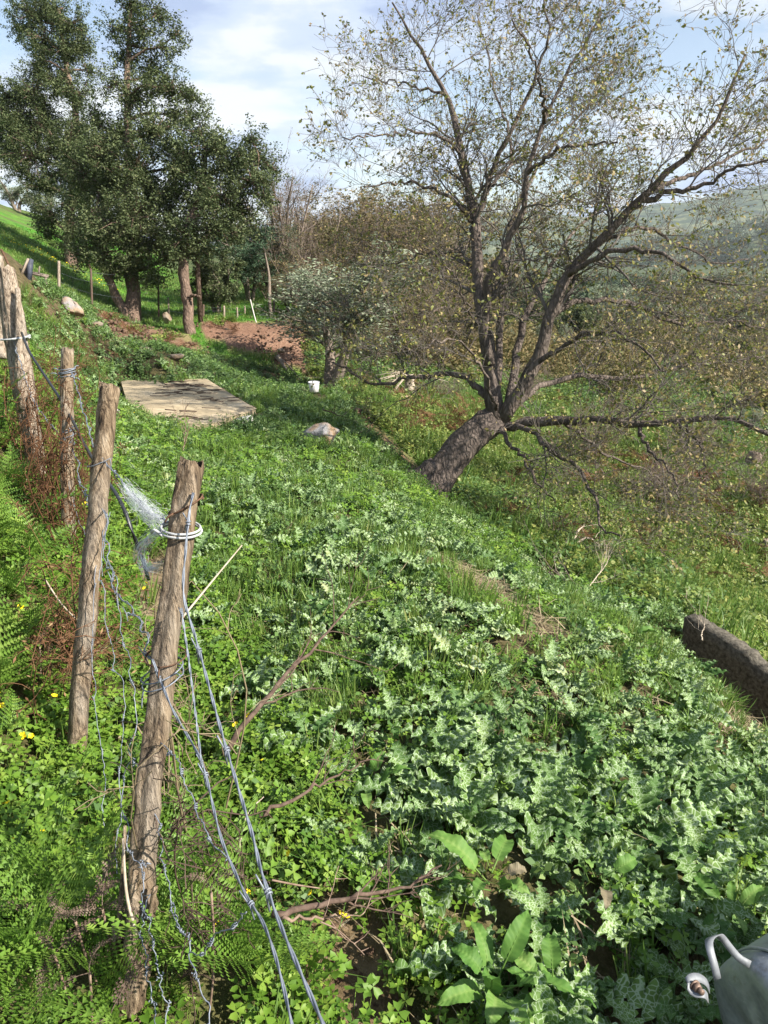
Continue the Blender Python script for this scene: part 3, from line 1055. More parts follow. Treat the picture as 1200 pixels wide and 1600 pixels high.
# ------------------------------------------------------------------ ground cover: one object each, laid out by geometry nodes
def scatter_stuff(name, pts, rots, scl, idx, protos):
    n = len(pts)
    me = bpy.data.meshes.new(name)
    me.vertices.add(n)
    me.vertices.foreach_set('co', np.asarray(pts, np.float32).ravel())
    a = me.attributes.new('rot', 'FLOAT_VECTOR', 'POINT')
    a.data.foreach_set('vector', np.asarray(rots, np.float32).ravel())
    a = me.attributes.new('scl', 'FLOAT', 'POINT')
    a.data.foreach_set('value', np.asarray(scl, np.float32))
    a = me.attributes.new('idx', 'INT', 'POINT')
    a.data.foreach_set('value', np.asarray(idx, np.int32))
    c = bpy.data.collections.new(name + '_kinds')
    for i, p in enumerate(protos):
        o = bpy.data.objects.new('%s_kind_%02d' % (name, i), p)
        c.objects.link(o)
    ng = bpy.data.node_groups.new(name, 'GeometryNodeTree')
    ng.interface.new_socket('Geometry', in_out='INPUT', socket_type='NodeSocketGeometry')
    ng.interface.new_socket('Geometry', in_out='OUTPUT', socket_type='NodeSocketGeometry')
    N, L = ng.nodes, ng.links
    gi, go = N.new('NodeGroupInput'), N.new('NodeGroupOutput')
    ci = N.new('GeometryNodeCollectionInfo')
    ci.inputs['Collection'].default_value = c
    ci.inputs['Separate Children'].default_value = True
    ci.inputs['Reset Children'].default_value = True
    ip = N.new('GeometryNodeInstanceOnPoints')
    ip.inputs['Pick Instance'].default_value = True

    def at(nm, ty):
        k = N.new('GeometryNodeInputNamedAttribute')
        k.data_type = ty
        k.inputs['Name'].default_value = nm
        return k.outputs['Attribute']
    er = N.new('FunctionNodeEulerToRotation')
    L.new(at('rot', 'FLOAT_VECTOR'), er.inputs[0])
    L.new(gi.outputs[0], ip.inputs['Points'])
    L.new(ci.outputs[0], ip.inputs['Instance'])
    L.new(at('idx', 'INT'), ip.inputs['Instance Index'])
    L.new(er.outputs[0], ip.inputs['Rotation'])
    L.new(at('scl', 'FLOAT'), ip.inputs['Scale'])
    L.new(ip.outputs[0], go.inputs[0])
    o = link(name, me)
    md = o.modifiers.new('scatter', 'NODES')
    md.node_group = ng
    return tag(o, kind='stuff')


def sample(rng, dens, r0, r1, a0=-0.85, a1=1.0):
    n = int(dens * 0.5 * (r1 * r1 - r0 * r0) * (a1 - a0))
    r = np.sqrt(rng.uniform(r0 * r0, r1 * r1, n))
    a = rng.uniform(a0, a1, n)
    return r * np.sin(a), r * np.cos(a)


def ground_tilt(x, y, e=0.15):
    return (H(x + e, y) - H(x - e, y)) / (2 * e), (H(x, y + e) - H(x, y - e)) / (2 * e)


MID = None


def lay(name, rng, x, y, z, scl, protos, tilt=0.12, slope=0.5):
    gx, gy = ground_tilt(x, y)
    n = len(x)
    rot = np.stack([np.arctan(gy) * slope + rng.normal(0, tilt, n), -np.arctan(gx) * slope + rng.normal(0, tilt, n), np.zeros(n)], 1)
    # spin about the plant's own axis, then lean with the ground
    e = np.empty((n, 3))
    for i in range(n):
        m = (Matrix.Rotation(rot[i, 0], 3, 'X') @ Matrix.Rotation(rot[i, 1], 3, 'Y') @ Matrix.Rotation(rng.uniform(0, 6.28), 3, 'Z')).to_euler()
        e[i] = m
    return scatter_stuff(name, np.stack([x, y, z], 1), e, scl, rng.integers(0, len(protos), n), protos)


KEEP_OUT = []      # (x, y, radius) circles of standing things


def clear(x, y):
    ok = np.ones(len(x), bool)
    for cx, cy, r in KEEP_OUT:
        ok &= (x - cx) ** 2 + (y - cy) ** 2 > r * r
    return ok


CLOVER = [clover_mesh(s) for s in (1, 2, 3, 4)]
GRASS = [grass_mesh(s) for s in (1, 2, 3)] + [grass_mesh(4, 18, 0.06, 0.12, lean=0.9)]
STRAW = [straw_mesh(s) for s in (11, 12, 13)]
WEED = [weed_mesh(s, 8, 0.075, 0.07, 0.020) for s in (21, 22, 23)] + [weed_mesh(24, 8, 0.08, 0.09, 0.026), weed_mesh(25, 9, 0.07, 0.07, 0.016, 'clover')]
SLOPE_WEED = [weed_mesh(s, 16, 0.20, 0.20, 0.055, 'weed_light', 0.7) for s in (31, 32, 33)]
NETTLE = [weed_mesh(s, 16, 0.20, 0.26, 0.060, 'weed', 0.6) for s in (36, 37)]
DEAD_BR = [bracken_clump(s, 6, 'dead_red', 0.55, 0.5) for s in (41, 42, 43)]
SCRUB_BR = [leaf_blob(s, 420, 0.55, 0.8, 0.11, 'thicket_leaf', 0.4) for s in (51, 52, 53)]
# ------------------------------------------------------------------ branching
def spawn(rng, Pp, Rp, n, tmin, tmax, lens, ang, up, K, wig, rfac=0.55, tip=0.25):
    """n children on each of the parent polylines"""
    N, Kp, _ = Pp.shape
    idx = np.repeat(np.arange(N), n) if np.isscalar(n) else np.repeat(np.arange(N), n)
    m = len(idx)
    t = rng.uniform(tmin, tmax, m)
    f = t * (Kp - 1)
    i = np.minimum(f.astype(int), Kp - 2)
    w = (f - i)[:, None]
    pos = Pp[idx, i] * (1 - w) + Pp[idx, i + 1] * w
    tan = norm(Pp[idx, i + 1] - Pp[idx, i])
    rad = Rp[idx, i] * (1 - w[:, 0]) + Rp[idx, i + 1] * w[:, 0]
    per = rng.normal(size=(m, 3))
    per = norm(per - tan * (per * tan).sum(1, keepdims=True))
    a = rng.uniform(ang[0], ang[1], m)[:, None]
    d = norm(tan * np.cos(a) + per * np.sin(a) + np.array((0, 0, up)))
    L = rng.uniform(lens[0], lens[1], m) * (1.15 - 0.55 * t)
    out = np.empty((m, K, 3))
    out[:, 0] = pos
    cur = d
    for k in range(1, K):
        cur = norm(cur + rng.normal(size=(m, 3)) * wig + np.array((0, 0, up * 0.35)))
        out[:, k] = out[:, k - 1] + cur * (L / (K - 1))[:, None]
    r0 = np.clip(rad * rfac, 0.0015, None)
    R = r0[:, None] * np.linspace(1, tip, K)[None]
    return out, R


def tubes_buf(b, Pn, R, sides, rnd=0.5):
    v, q, t, uv = tubes(Pn, R, sides, cap=False)
    b.add(v, q, rnd=rnd, uv=uv)


def px_line(pts, d0, k=16):
    """(u, v, depth offset) -> smooth world polyline"""
    p = np.array([P(a[0], a[1], d0 + (a[2] if len(a) > 2 else 0)) for a in pts])
    return resample(p, k)


# ------------------------------------------------------------------ the big leaning oak
def build_oak():
    rng = np.random.default_rng(5)
    D = 10.0
    base = gp(688, 775, 9.0)
    D = depth_of(base)
    t = thing('oak_tree', 'large leaning half-bare oak with sparse yellowish leaves on the slope edge', 'tree', base)
    inv = -base

    def part(name, b, mat, kind=None, smooth=True, parent=t):
        me = b.mesh(name, M[mat], smooth)
        o = link(name, me, parent)
        if kind:
            o['kind'] = kind
        return o
    # trunk with a flared foot
    b = Buf()
    ctr = px_line([(650, 812), (668, 776), (690, 742), (716, 708), (746, 676), (780, 652, 0.1)], D, 26)
    rad = np.interp(np.linspace(0, 1, 26), [0, 0.1, 0.25, 0.5, 0.8, 1], [0.33, 0.265, 0.215, 0.198, 0.192, 0.185])
    ang = np.arange(28) * 2 * PI / 28
    prof = 1 + 0.10 * np.sin(ang * 3 + 1)[None, None] * np.linspace(1.6, 0.6, 26)[None, :, None] + 0.05 * rng.normal(size=(1, 26, 28))
    v, q, tr, uv = tubes(ctr[None], rad[None], 28, True, prof)
    b.add(v + inv, q, tr, uv=uv)
    for foot in ([(622, 760, 0), (642, 752, 0), (662, 746), (684, 732)],):
        c = px_line(foot, D, 14)
        v, q, tr, uv = tubes(c[None], np.linspace(0.13, 0.17, 14)[None] * (1 + 0.06 * rng.normal(size=(1, 14))), 14)
        b.add(v + inv, q, tr, uv=uv)
    part('trunk', b, 'oak_bark')
    limbs = [
        ([(776, 658, 0), (770, 620, 0), (765, 570, 0), (757, 520, .1), (750, 470, .2), (743, 400, .3), (741, 345, .4), (728, 270, .5), (716, 200, .6), (692, 134, .8), (655, 75, .9), (635, 40, 1), (613, 4, 1.1)], 36, 5),
        ([(742, 350, .4), (755, 310, .4), (774, 256, .3), (800, 200, .1), (826, 152, 0), (846, 100, -.2), (858, 50, -.4), (850, 0, -.5)], 17, 4),
        ([(767, 570, -.1), (757, 505, -.2), (765, 437, -.4), (796, 364, -.6), (815, 344, -.7), (821, 280, -.8), (850, 192, -1), (880, 130, -1.1), (912, 75, -1.2), (940, 20, -1.3)], 21, 4),
        ([(776, 610, .3), (782, 507, .6), (789, 402, .9), (802, 340, 1.2), (835, 270, 1.5), (880, 210, 1.8), (930, 150, 2), (965, 105, 2.1)], 19, 4),
        ([(784, 658, 0), (815, 602, -.2), (840, 560, -.3), (858, 505, -.4), (873, 460, -.5), (905, 405, -.6), (940, 375, -.8), (990, 321, -1), (1040, 272, -1.2), (1083, 239, -1.3), (1118, 185, -1.4), (1142, 140, -1.5), (1165, 85, -1.6)], 34, 5),
        ([(985, 325, -1), (1040, 302, -1.1), (1100, 290, -1.3), (1150, 262, -1.5), (1215, 245, -1.7)], 13, 4),
        ([(1005, 305, -1), (1060, 280, -.8), (1110, 262, -.6), (1160, 235, -.4), (1215, 215, -.2)], 11, 4),
        ([(795, 645, .2), (806, 560, .6), (818, 500, .9), (848, 440, 1.3), (892, 370, 1.8), (945, 310, 2.2), (975, 270, 2.5)], 22, 4),
        ([(785, 665, 0), (850, 661, -.3), (905, 655, -.6), (960, 660, -.9), (1000, 668, -1.1), (1060, 658, -1.4), (1130, 654, -1.7), (1170, 664, -1.9), (1240, 700, -2.2)], 24, 6),
        ([(764, 622, 0), (755, 612, .1), (741, 600, .2), (722, 588, .3), (701, 583, .4), (662, 590, .5), (627, 592, .6), (587, 600, .7), (555, 586, .8), (520, 566, .9)], 16, 5),
        ([(786, 668, -.1), (795, 695, -.3), (814, 710, -.4), (827, 732, -.5), (845, 762, -.6), (868, 785, -.7)], 11, 3),
        ([(806, 666, -.3), (840, 683, -.6), (870, 710, -.9), (897, 728, -1.1), (919, 758, -1.2), (930, 785, -1.3), (936, 812, -1.35), (942, 830, -1.4), (972, 838, -1.5)], 12, 4),
        ([(836, 568, -.3), (865, 548, -.5), (900, 530, -.8), (935, 519, -1.1), (972, 523, -1.4), (1002, 545, -1.6), (1032, 578, -1.8)], 12, 4),
        ([(800, 640, .2), (830, 612, .5), (870, 595, .8), (912, 588, 1), (945, 591, 1.2), (985, 592, 1.4), (1020, 583, 1.5), (1060, 572, 1.7), (1120, 567, 1.9), (1210, 556, 2.1)], 15, 5),
        ([(890, 428, -.6), (950, 394, -1), (1010, 387, -1.3), (1050, 407, -1.6), (1075, 425, -1.7), (1100, 434, -1.8), (1155, 446, -2)], 12, 4),
        ([(945, 372, -.8), (1007, 357, -.5), (1040, 375, -.3), (1075, 390, -.1), (1120, 412, .1), (1170, 405, .2)], 9, 3),
        ([(862, 495, -.4), (920, 470, -.1), (990, 480, .3), (1060, 505, .7), (1140, 500, 1.1), (1210, 520, 1.3)], 13, 4),
        ([(741, 348, .4), (720, 325, .3), (690, 302, .1), (655, 290, -.1), (610, 285, -.3), (570, 292, -.4)], 10, 3),
        ([(722, 240, .5), (690, 215, .3), (655, 206, .1), (610, 210, -.1), (570, 213, -.3), (535, 214, -.4)], 8, 3),
        ([(700, 148, .7), (660, 140, .9), (612, 128, 1.1), (565, 118, 1.3)], 7, 3),
        ([(745, 432, .2), (722, 408, .5), (690, 398, .8), (648, 402, 1.1), (600, 418, 1.3), (560, 412, 1.5)], 9, 3),
        ([(752, 512, .1), (736, 490, -.3), (722, 462, -.6), (712, 432, -.8), (690, 410, -1)], 6, 3),
        ([(770, 290, .3), (800, 250, .9), (790, 190, 1.3), (770, 130, 1.6), (760, 70, 1.8), (745, 20, 2)], 9, 3),
        ([(822, 270, -.8), (870, 236, -1.4), (920, 225, -1.9), (965, 222, -2.3)], 9, 3),
        ([(850, 192, -1), (845, 140, -1.5), (830, 80, -1.8), (800, 30, -2)], 8, 3),
        ([(1000, 667, -1.1), (1010, 700, -1.5), (1040, 730, -1.8), (1060, 760, -2), (1062, 780, -2)], 8, 3),
        ([(880, 660, -.4), (920, 690, -.1), (965, 720, .2), (1010, 735, .4), (1050, 770, .5)], 8, 3),
        ([(1060, 658, -1.4), (1090, 690, -1.5), (1100, 720, -1.6), (1095, 745, -1.6)], 7, 3),
        ([(775, 640, -.1), (745, 560, -.9), (700, 530, -1.3), (655, 545, -1.6)], 8, 3),
    ]
    L0, R0 = [], []
    for pts, w0, w1 in limbs:
        c = px_line(pts, D, 22)
        c[1:-1] += rng.normal(size=(20, 3)) * 0.018
        r = np.linspace(1, 0, 22) ** 1.15 * (w0 * 1.12 - w1) + w1
        r = r * 0.32 * D / F_PX * (1 + 0.06 * rng.normal(size=22))
        b = Buf()
        v, q, tr, uv = tubes(c[None], r[None], 10)
        b.add(v + inv, q, tr, uv=uv)
        part('limb', b, 'oak_bark')
        L0.append(c)
        R0.append(r)
    L0, R0 = np.array(L0), np.array(R0)
    ln = np.linalg.norm(np.diff(L0, axis=1), axis=2).sum(1)
    n1 = np.maximum(4, (ln * 3.4).astype(int))
    P1, R1 = spawn(rng, L0, R0, n1, 0.22, 1.0, (0.5, 1.6), (0.45, 1.15), 0.06, 9, 0.20, 0.36, 0.3)
    R1 = np.minimum(R1, 0.030)
    P2, R2 = spawn(rng, P1, R1, 10, 0.10, 1.0, (0.30, 0.95), (0.4, 1.15), 0.08, 6, 0.24, 0.5, 0.4)
    P3, R3 = spawn(rng, P2, R2, 6, 0.12, 1.0, (0.10, 0.34), (0.4, 1.2), 0.06, 4, 0.25, 0.6, 0.5)
    R3 = np.maximum(R3, 0.0022)
    b = Buf()
    tubes_buf(b, P1 + inv, R1, 5)
    part('branches', b, 'oak_twig', 'stuff')
    b = Buf()
    tubes_buf(b, P2 + inv, R2, 4)
    tubes_buf(b, P3 + inv, R3, 3)
    part('twigs', b, 'oak_twig', 'stuff')
    m = len(P3)
    k = rng.integers(2, 7, m)                       # many twigs stay bare
    k = np.where(rng.random(m) < 0.26, 0, k)
    idx = np.repeat(np.arange(m), k)
    C = P3[idx, np.where(rng.random(len(idx)) < 0.75, 3, 2)] + rng.normal(size=(len(idx), 3)) * 0.010
    v, q, rn = leaf_cards(rng, C, 0.042, 0.1, 0.55, dirs=norm(P3[idx, -1] - P3[idx, 0]), droop=0.2)
    b = Buf()
    b.add(v + inv, q, rnd=rn)
    part('leaves', b, 'oak_leaf', 'stuff', False)
    KEEP_OUT.append((base[0], base[1], 0.5))


build_oak()


# ------------------------------------------------------------------ cork oaks: crowns of leafy masses on limbs
def cork_oak(label, base_px, d, stems, clumps, seed, lean_d=0.0, dens=1.0, leaf=0.085, mat='cork_leaf'):
    rng = np.random.default_rng(seed)
    base = P(*base_px, d)
    base[2] = float(H(base[0], base[1]))
    d = depth_of(base)
    t = thing('cork_oak', label, 'tree', base, group='evergreen cork oaks above the dirt bank')
    sl = []
    for pts, w0, w1 in stems:
        c = px_line(pts, d, 18)
        c[0, 2] = min(c[0, 2], base[2] - 0.1)
        c[1:] += rng.normal(size=(17, 3)) * 0.02
        r = np.linspace(w0, w1, 18) * 0.5 * d / F_PX * (1 + 0.07 * rng.normal(size=18))
        b = Buf()
        prof = 1 + 0.08 * rng.normal(size=(1, 18, 12))
        v, q, tr, uv = tubes(c[None], r[None], 12, True, prof)
        b.add(v - base, q, tr, uv=uv)
        link('trunk', b.mesh('trunk', M['cork_bark'], True), t)
        sl.append((c, r))
    allc = np.concatenate([s[0] for s in sl])
    allr = np.concatenate([s[1] for s in sl])
    bl, lv = Buf(), Buf()
    for (u, v, r, dd) in clumps:
        c = P(u, v, d + dd)
        R = r * d / F_PX
        # limb from the nearest lower point of the stems
        cand = allc - c
        sc = np.linalg.norm(cand, axis=1) + np.where(allc[:, 2] > c[2] - 0.15, 2.5, 0)
        j = int(np.argmin(sc))
        mid = (allc[j] + c) / 2 + rng.normal(size=3) * 0.15 + np.array((0, 0, 0.1))
        limb = resample(np.array([allc[j], mid, c]), 8)
        rr = np.linspace(min(allr[j] * 0.6, 0.09), 0.02, 8)
        tubes_buf(bl, (limb - base)[None], rr[None], 6)
        ns = max(9, int(44 * (R / 0.9) ** 2))
        dirs = norm(rng.normal(size=(ns, 3)))
        rad = R * rng.uniform(0.25, 1.12, ns)[:, None]
        ctr = c + dirs * rad * np.array((1, 1, 0.85))
        ctr += (fbm(ctr[:, 0] * 1.4, ctr[:, 2] * 1.4, 3, seed)[:, None] - 0.5) * R * 0.9
        tw = np.stack([np.broadcast_to(c, ctr.shape), (ctr + c) / 2 + rng.normal(size=ctr.shape) * 0.08, ctr], 1)
        tubes_buf(bl, tw - base, np.broadcast_to(np.array([[0.022, 0.014, 0.006]]), (ns, 3)), 4)
        nl = int(115 * dens)
        sp = rng.uniform(0.06, 0.13, ns)[:, None, None]
        ax = norm(dirs + np.array((0, 0, 0.35)) + 0.5 * rng.normal(size=(ns, 3)))
        al = (rng.uniform(-0.55, 0.6, (ns, nl)) * rng.uniform(0.5, 1.1, (ns, 1)))[:, :, None]
        C = ctr[:, None, :] + ax[:, None, :] * al + rng.normal(size=(ns, nl, 3)) * sp * (1.15 - np.abs(al))
        C = C.reshape(-1, 3)
        vv, q, rn = leaf_cards(rng, C - base, leaf, 0.5, 0.55)
        lv.add(vv, q, rnd=np.clip(rn * 0.7 + np.repeat(np.repeat(rng.random(ns), nl), 4) * 0.3, 0, 1))
    link('limbs', bl.mesh('limbs', M['cork_bark']), t)['kind'] = 'stuff'
    link('leaves', lv.mesh('leaves', M[mat]), t)['kind'] = 'stuff'
    KEEP_OUT.append((base[0], base[1], 0.35))
    return t


CL_A = [(275, 55, 14, .2), (288, 150, 20, .1), (290, 185, 18, -.2), (145, 190, 26, .2), (130, 270, 36, .1), (278, 260, 36, .2), (270, 300, 34, -.6), (128, 395, 26, -.4), (272, 395, 34, -.7), (175, 350, 40, -1.0), (202, 12, 26, 0), (185, 45, 22, .3), (222, 48, 26, -.3), (200, 90, 26, .2), (246, 20, 22, .4), (255, 75, 20, -.2), (235, 112, 30, .3), (262, 140, 30, -.3), (215, 150, 34, 0),
        (268, 180, 26, .3), (180, 130, 18, -.4), (240, 205, 38, -.5), (195, 215, 44, .4), (160, 240, 40, -.4), (215, 270, 50, -.6), (175, 300, 48, .5), (240, 310, 40, .4), (150, 335, 40, .2),
        (210, 345, 52, -.9), (160, 395, 34, -.7), (235, 385, 42, -.6), (190, 420, 36, -.4), (240, 432, 24, .3), (262, 345, 30, -.3)]
CL_C = [(140, 230, 36, .1), (150, 280, 36, .3), (45, 205, 36, .5), (135, 110, 16, .2), (10, 175, 22, .5), (105, 385, 22, .2), (48, 22, 34, 0), (85, 12, 30, .4), (112, 40, 30, -.3), (70, 62, 36, .2), (30, 45, 20, .3), (100, 82, 34, 0), (60, 100, 22, -.3), (125, 70, 22, .3), (88, 128, 36, .2), (50, 145, 40, -.4), (18, 150, 26, .4),
        (118, 150, 28, -.4), (20, 200, 46, 0), (70, 190, 42, .4), (112, 215, 36, -.3), (55, 245, 46, -.4), (5, 240, 34, .4), (95, 270, 44, .3), (70, 290, 26, .2), (120, 310, 40, -.5), (85, 335, 32, 0), (130, 355, 26, -.4), (75, 362, 18, .2), (-30, 190, 40, 0)]
CL_B = [(310, 205, 26, 0), (295, 240, 34, .3), (330, 235, 34, -.3), (318, 275, 44, 0), (360, 262, 34, .4), (392, 218, 20, -.2), (375, 245, 26, -.4), (405, 240, 24, .2), (422, 262, 18, .1), (395, 285, 34, -.3), (345, 310, 40, -.5), (375, 325, 34, .3),
        (300, 325, 36, .2), (335, 355, 34, -.3), (365, 365, 22, 0), (290, 370, 30, -.4), (310, 395, 22, .2), (412, 305, 16, 0)]
cork_oak('tall dark evergreen oak with two forking trunks nearest the pale rocks', (206, 503), 25.0,
         [([(208, 512), (206, 480), (207, 440, .1), (203, 380, .1), (200, 300), (200, 220), (198, 140), (202, 60), (204, 10)], 24, 5),
          ([(204, 505, -.1), (190, 478, -.2), (175, 450, -.3), (163, 415, -.4), (152, 370, -.4), (150, 330, -.2)], 15, 8)], CL_A, 21)
cork_oak('tall evergreen oak at the left frame edge behind the forked one', (140, 420), 31.0,
         [([(120, 440), (108, 380), (112, 310), (120, 230), (117, 170), (105, 110), (95, 50), (90, 15)], 18, 5),
          ([(117, 250), (95, 225), (62, 195), (30, 170)], 8, 4)], CL_C, 22)
cork_oak('spreading evergreen oak with a pale slanting trunk by the red dirt bank', (296, 524), 24.0,
         [([(298, 535), (295, 500), (291, 460), (287, 415), (292, 370), (305, 320), (318, 275), (320, 230)], 20, 6),
          ([(300, 345), (330, 318), (362, 300), (398, 285)], 9, 4), ([(292, 470, -.1), (300, 462, -.2), (312, 463, -.3)], 5, 3)], CL_B, 23)


# ------------------------------------------------------------------ generic broadleaf / bare trees and shrubs (shared meshes)
def tree_meshes(seed, h=5.0, spread=2.2, stems=3, leaf=0.07, nleaf=3, leafmat='thicket_leaf', barkmat='grey_bark', twigmat='thicket_twig', n1=9, n2=6, n3=4, up=0.18, asp=0.5, trunk_r=0.09, trunk_t=0.15, l1=0.42, tipsize=0.003):
    rng = np.random.default_rng(seed)
    S, R = [], []
    for i in range(stems):
        a = i * 2 * PI / stems + rng.uniform(-0.5, 0.5)
        o = np.array((math.cos(a), math.sin(a), 0))
        top = o * spread * rng.uniform(0.25, 0.55) + np.array((0, 0, h * rng.uniform(0.62, 0.85)))
        c = resample(np.array([o * 0.06 + (0, 0, -0.15), o * spread * 0.12 + np.array((0, 0, h * 0.25)) + rng.normal(size=3) * 0.1, o * spread * 0.3 + np.array((0, 0, h * 0.5)) + rng.normal(size=3) * 0.15, top]), 14)
        S.append(c)
        R.append(np.linspace(trunk_r * rng.uniform(0.7, 1.0), trunk_r * 0.2, 14))
    S, R = np.array(S), np.array(R)
    P1, R1 = spawn(rng, S, R, n1, trunk_t, 1.0, (h * l1 * 0.5, h * l1), (0.4, 1.1), up, 8, 0.2, 0.5)
    P2, R2 = spawn(rng, P1, R1, n2, 0.15, 1.0, (h * 0.09, h * 0.22), (0.4, 1.1), up * 0.7, 5, 0.25, 0.5)
    P3, R3 = spawn(rng, P2, R2, n3, 0.1, 1.0, (h * 0.03, h * 0.085), (0.4, 1.2), up * 0.5, 3, 0.25, 0.6)
    bt = Buf()
    v, q, tr, uv = tubes(S, R, 9)
    bt.add(v, q, tr, uv=uv)
    bb = Buf()
    tubes_buf(bb, P1, np.maximum(R1, 0.006), 5)
    tubes_buf(bb, P2, np.maximum(R2, 0.004), 3)
    tubes_buf(bb, P3, np.maximum(R3, tipsize), 3)
    m = len(P3)
    kk = rng.poisson(nleaf, m)
    idx = np.repeat(np.arange(m), kk)
    w = rng.random(len(idx))[:, None]
    C = P3[idx, 0] * (1 - w) + P3[idx, -1] * w + rng.normal(size=(len(idx), 3)) * leaf * 0.6
    v, q, rn = leaf_cards(rng, C, leaf, 0.4, asp, dirs=norm(P3[idx, -1] - P3[idx, 0]))
    bl = Buf()
    bl.add(v, q, rnd=rn)
    return bt.mesh('trunk', M[barkmat], True), bb.mesh('twigs', M[twigmat]), bl.mesh('leaves', M[leafmat])


def place_tree(name, label, cat, meshes, loc, rz, sc, group=None, sz=1.0):
    t = thing(name, label, cat, loc, rz, group)
    t.scale = (sc, sc, sc * sz)
    for nm, me in zip(('trunk', 'twigs', 'leaves'), meshes):
        o = link(nm, me, t)
        if nm != 'trunk':
            o['kind'] = 'stuff'
    return t


THICK = [tree_meshes(201, 5.5, 2.6, 5, 0.085, 6.0, n1=12), tree_meshes(202, 5.0, 3.0, 6, 0.085, 7.0, n1=12), tree_meshes(203, 6.0, 2.2, 4, 0.08, 4.5, n1=12)]
BARE = tree_meshes(204, 6.0, 1.5, 5, 0.05, 0.9, n1=9, n2=6, n3=4, up=0.35)
THICK_BARE = [tree_meshes(206, 2.2, 1.6, 8, 0.04, 0.9, trunk_r=0.014, n1=10, n2=6, n3=4, tipsize=0.002), tree_meshes(207, 2.2, 1.9, 9, 0.04, 1.4, trunk_r=0.013, n1=9, n2=6, n3=4, tipsize=0.002)]
OLIVE = [tree_meshes(211, 4.2, 2.4, 3, 0.11, 20, 'olive_leaf', asp=0.42, trunk_r=0.16, n1=8, n2=6, n3=4), tree_meshes(212, 4.0, 2.6, 2, 0.11, 20, 'olive_leaf', asp=0.42, trunk_r=0.18, n1=10, n2=6, n3=4)]
BROOM = tree_meshes(213, 4.0, 2.2, 4, 0.12, 22, 'broom_leaf', asp=0.22, n1=10, n2=6, n3=4, up=0.3)
GREYOL = tree_meshes(214, 3.4, 2.5, 2, 0.080, 10.0, 'olive_leaf', asp=0.34, trunk_r=0.10, n1=18, n2=7, n3=4, up=0.16, trunk_t=0.3)
DARKBUSH = tree_meshes(215, 2.6, 2.0, 5, 0.10, 16, 'cork_leaf', n1=9, n2=6, n3=4, up=0.1)


def on_ground(u, v, d):
    p = P(u, v, d)
    p[2] = float(H(p[0], p[1]))
    return p


def fit_tree(name, label, cat, meshes, u, vb, vt, d, h0, rz, group=None, wide=1.0):
    """tree standing on the ground under column u at distance d, tall enough to reach row vt"""
    p = on_ground(u, vb, d)
    top = P(u, vt, d)
    hh = top[2] - p[2]
    s = hh / h0
    t = place_tree(name, label, cat, meshes, p, rz, s * wide, group, 1.0 / wide)
    KEEP_OUT.append((p[0], p[1], 0.25))
    return t


rng = np.random.default_rng(77)
fit_tree('olive_tree', 'small grey-green olive tree on two bare stems beside the white bucket', 'tree', GREYOL, 514, 603, 385, 20.6, 3.4, 2.2, None, 1.9)
fit_tree('olive_tree', 'rounded blue-green olive tree just right of the cork oaks', 'tree', BROOM, 392, 480, 335, 30.0, 4.0, 1.0, None, 1.35)
fit_tree('shrub', 'low dark evergreen bush under the spreading cork oak', 'shrub', DARKBUSH, 340, 500, 400, 27.0, 2.6, 2.0, None, 1.1)
fit_tree('bare_tree', 'pale slender bare tree rising above the thicket beside the cork oaks', 'tree', BARE, 462, 520, 236, 31.0, 6.0, 0.3, None, 1.25)
g = 'tangled brown trees of the thicket behind the leaning oak'
k = 0
for (u, vt, d, wd) in [(430, 305, 33, 1.2), (500, 330, 34, 1.3), (560, 315, 33, 1.3), (545, 410, 28, 1.2), (610, 320, 36, 1.3), (600, 400, 27.5, 1.25), (660, 330, 33, 1.3), (640, 450, 26, 1.2), (700, 360, 30, 1.25),
                      (690, 440, 27, 1.2), (730, 395, 35, 1.2), (580, 480, 25, 1.3), (660, 510, 25, 1.4), (720, 500, 29, 1.3), (480, 370, 29, 1.1), (455, 440, 28, 1.4), (500, 420, 27, 1.4), (555, 455, 26, 1.5), (605, 470, 26, 1.4), (425, 415, 31, 1.3), (590, 520, 24, 1.5), (530, 300, 40, 1.3), (640, 300, 44, 1.3)]:
    fit_tree('thicket_tree', 'tangled half-bare tree with brownish leaves in the thicket behind the leaning oak', 'tree', THICK[k % 3], u, 560, vt - 22, d, (5.5, 5.0, 6.0)[k % 3] * 0.98, k * 1.3, g, wd)
    k += 1
g = 'bushy evergreens among the thicket'
for i, (u, vt, d) in enumerate([(640, 480, 29), (690, 395, 38), (605, 360, 42)]):
    fit_tree('shrub', 'dark green bush half hidden among the brown thicket trees', 'shrub', DARKBUSH, u, 560, vt, d, 2.6, i * 1.7, g, 1.2)
g = 'grey olive trees at the top left of the meadow'
for i, (u, vt, d) in enumerate([(-20, 215, 52), (28, 262, 58), (75, 285, 56), (130, 300, 60), (-60, 250, 48), (190, 330, 62), (250, 360, 60), (300, 380, 62), (345, 395, 60), (110, 330, 52)]):
    fit_tree('olive_tree', 'grey-green olive tree on the far side of the meadow behind the cork oaks', 'tree', OLIVE[i % 2], u, 330, vt, d, 4.2, i * 0.9, g, 1.2)
g = 'olive and scrub trees down the slope behind the leaning oak'
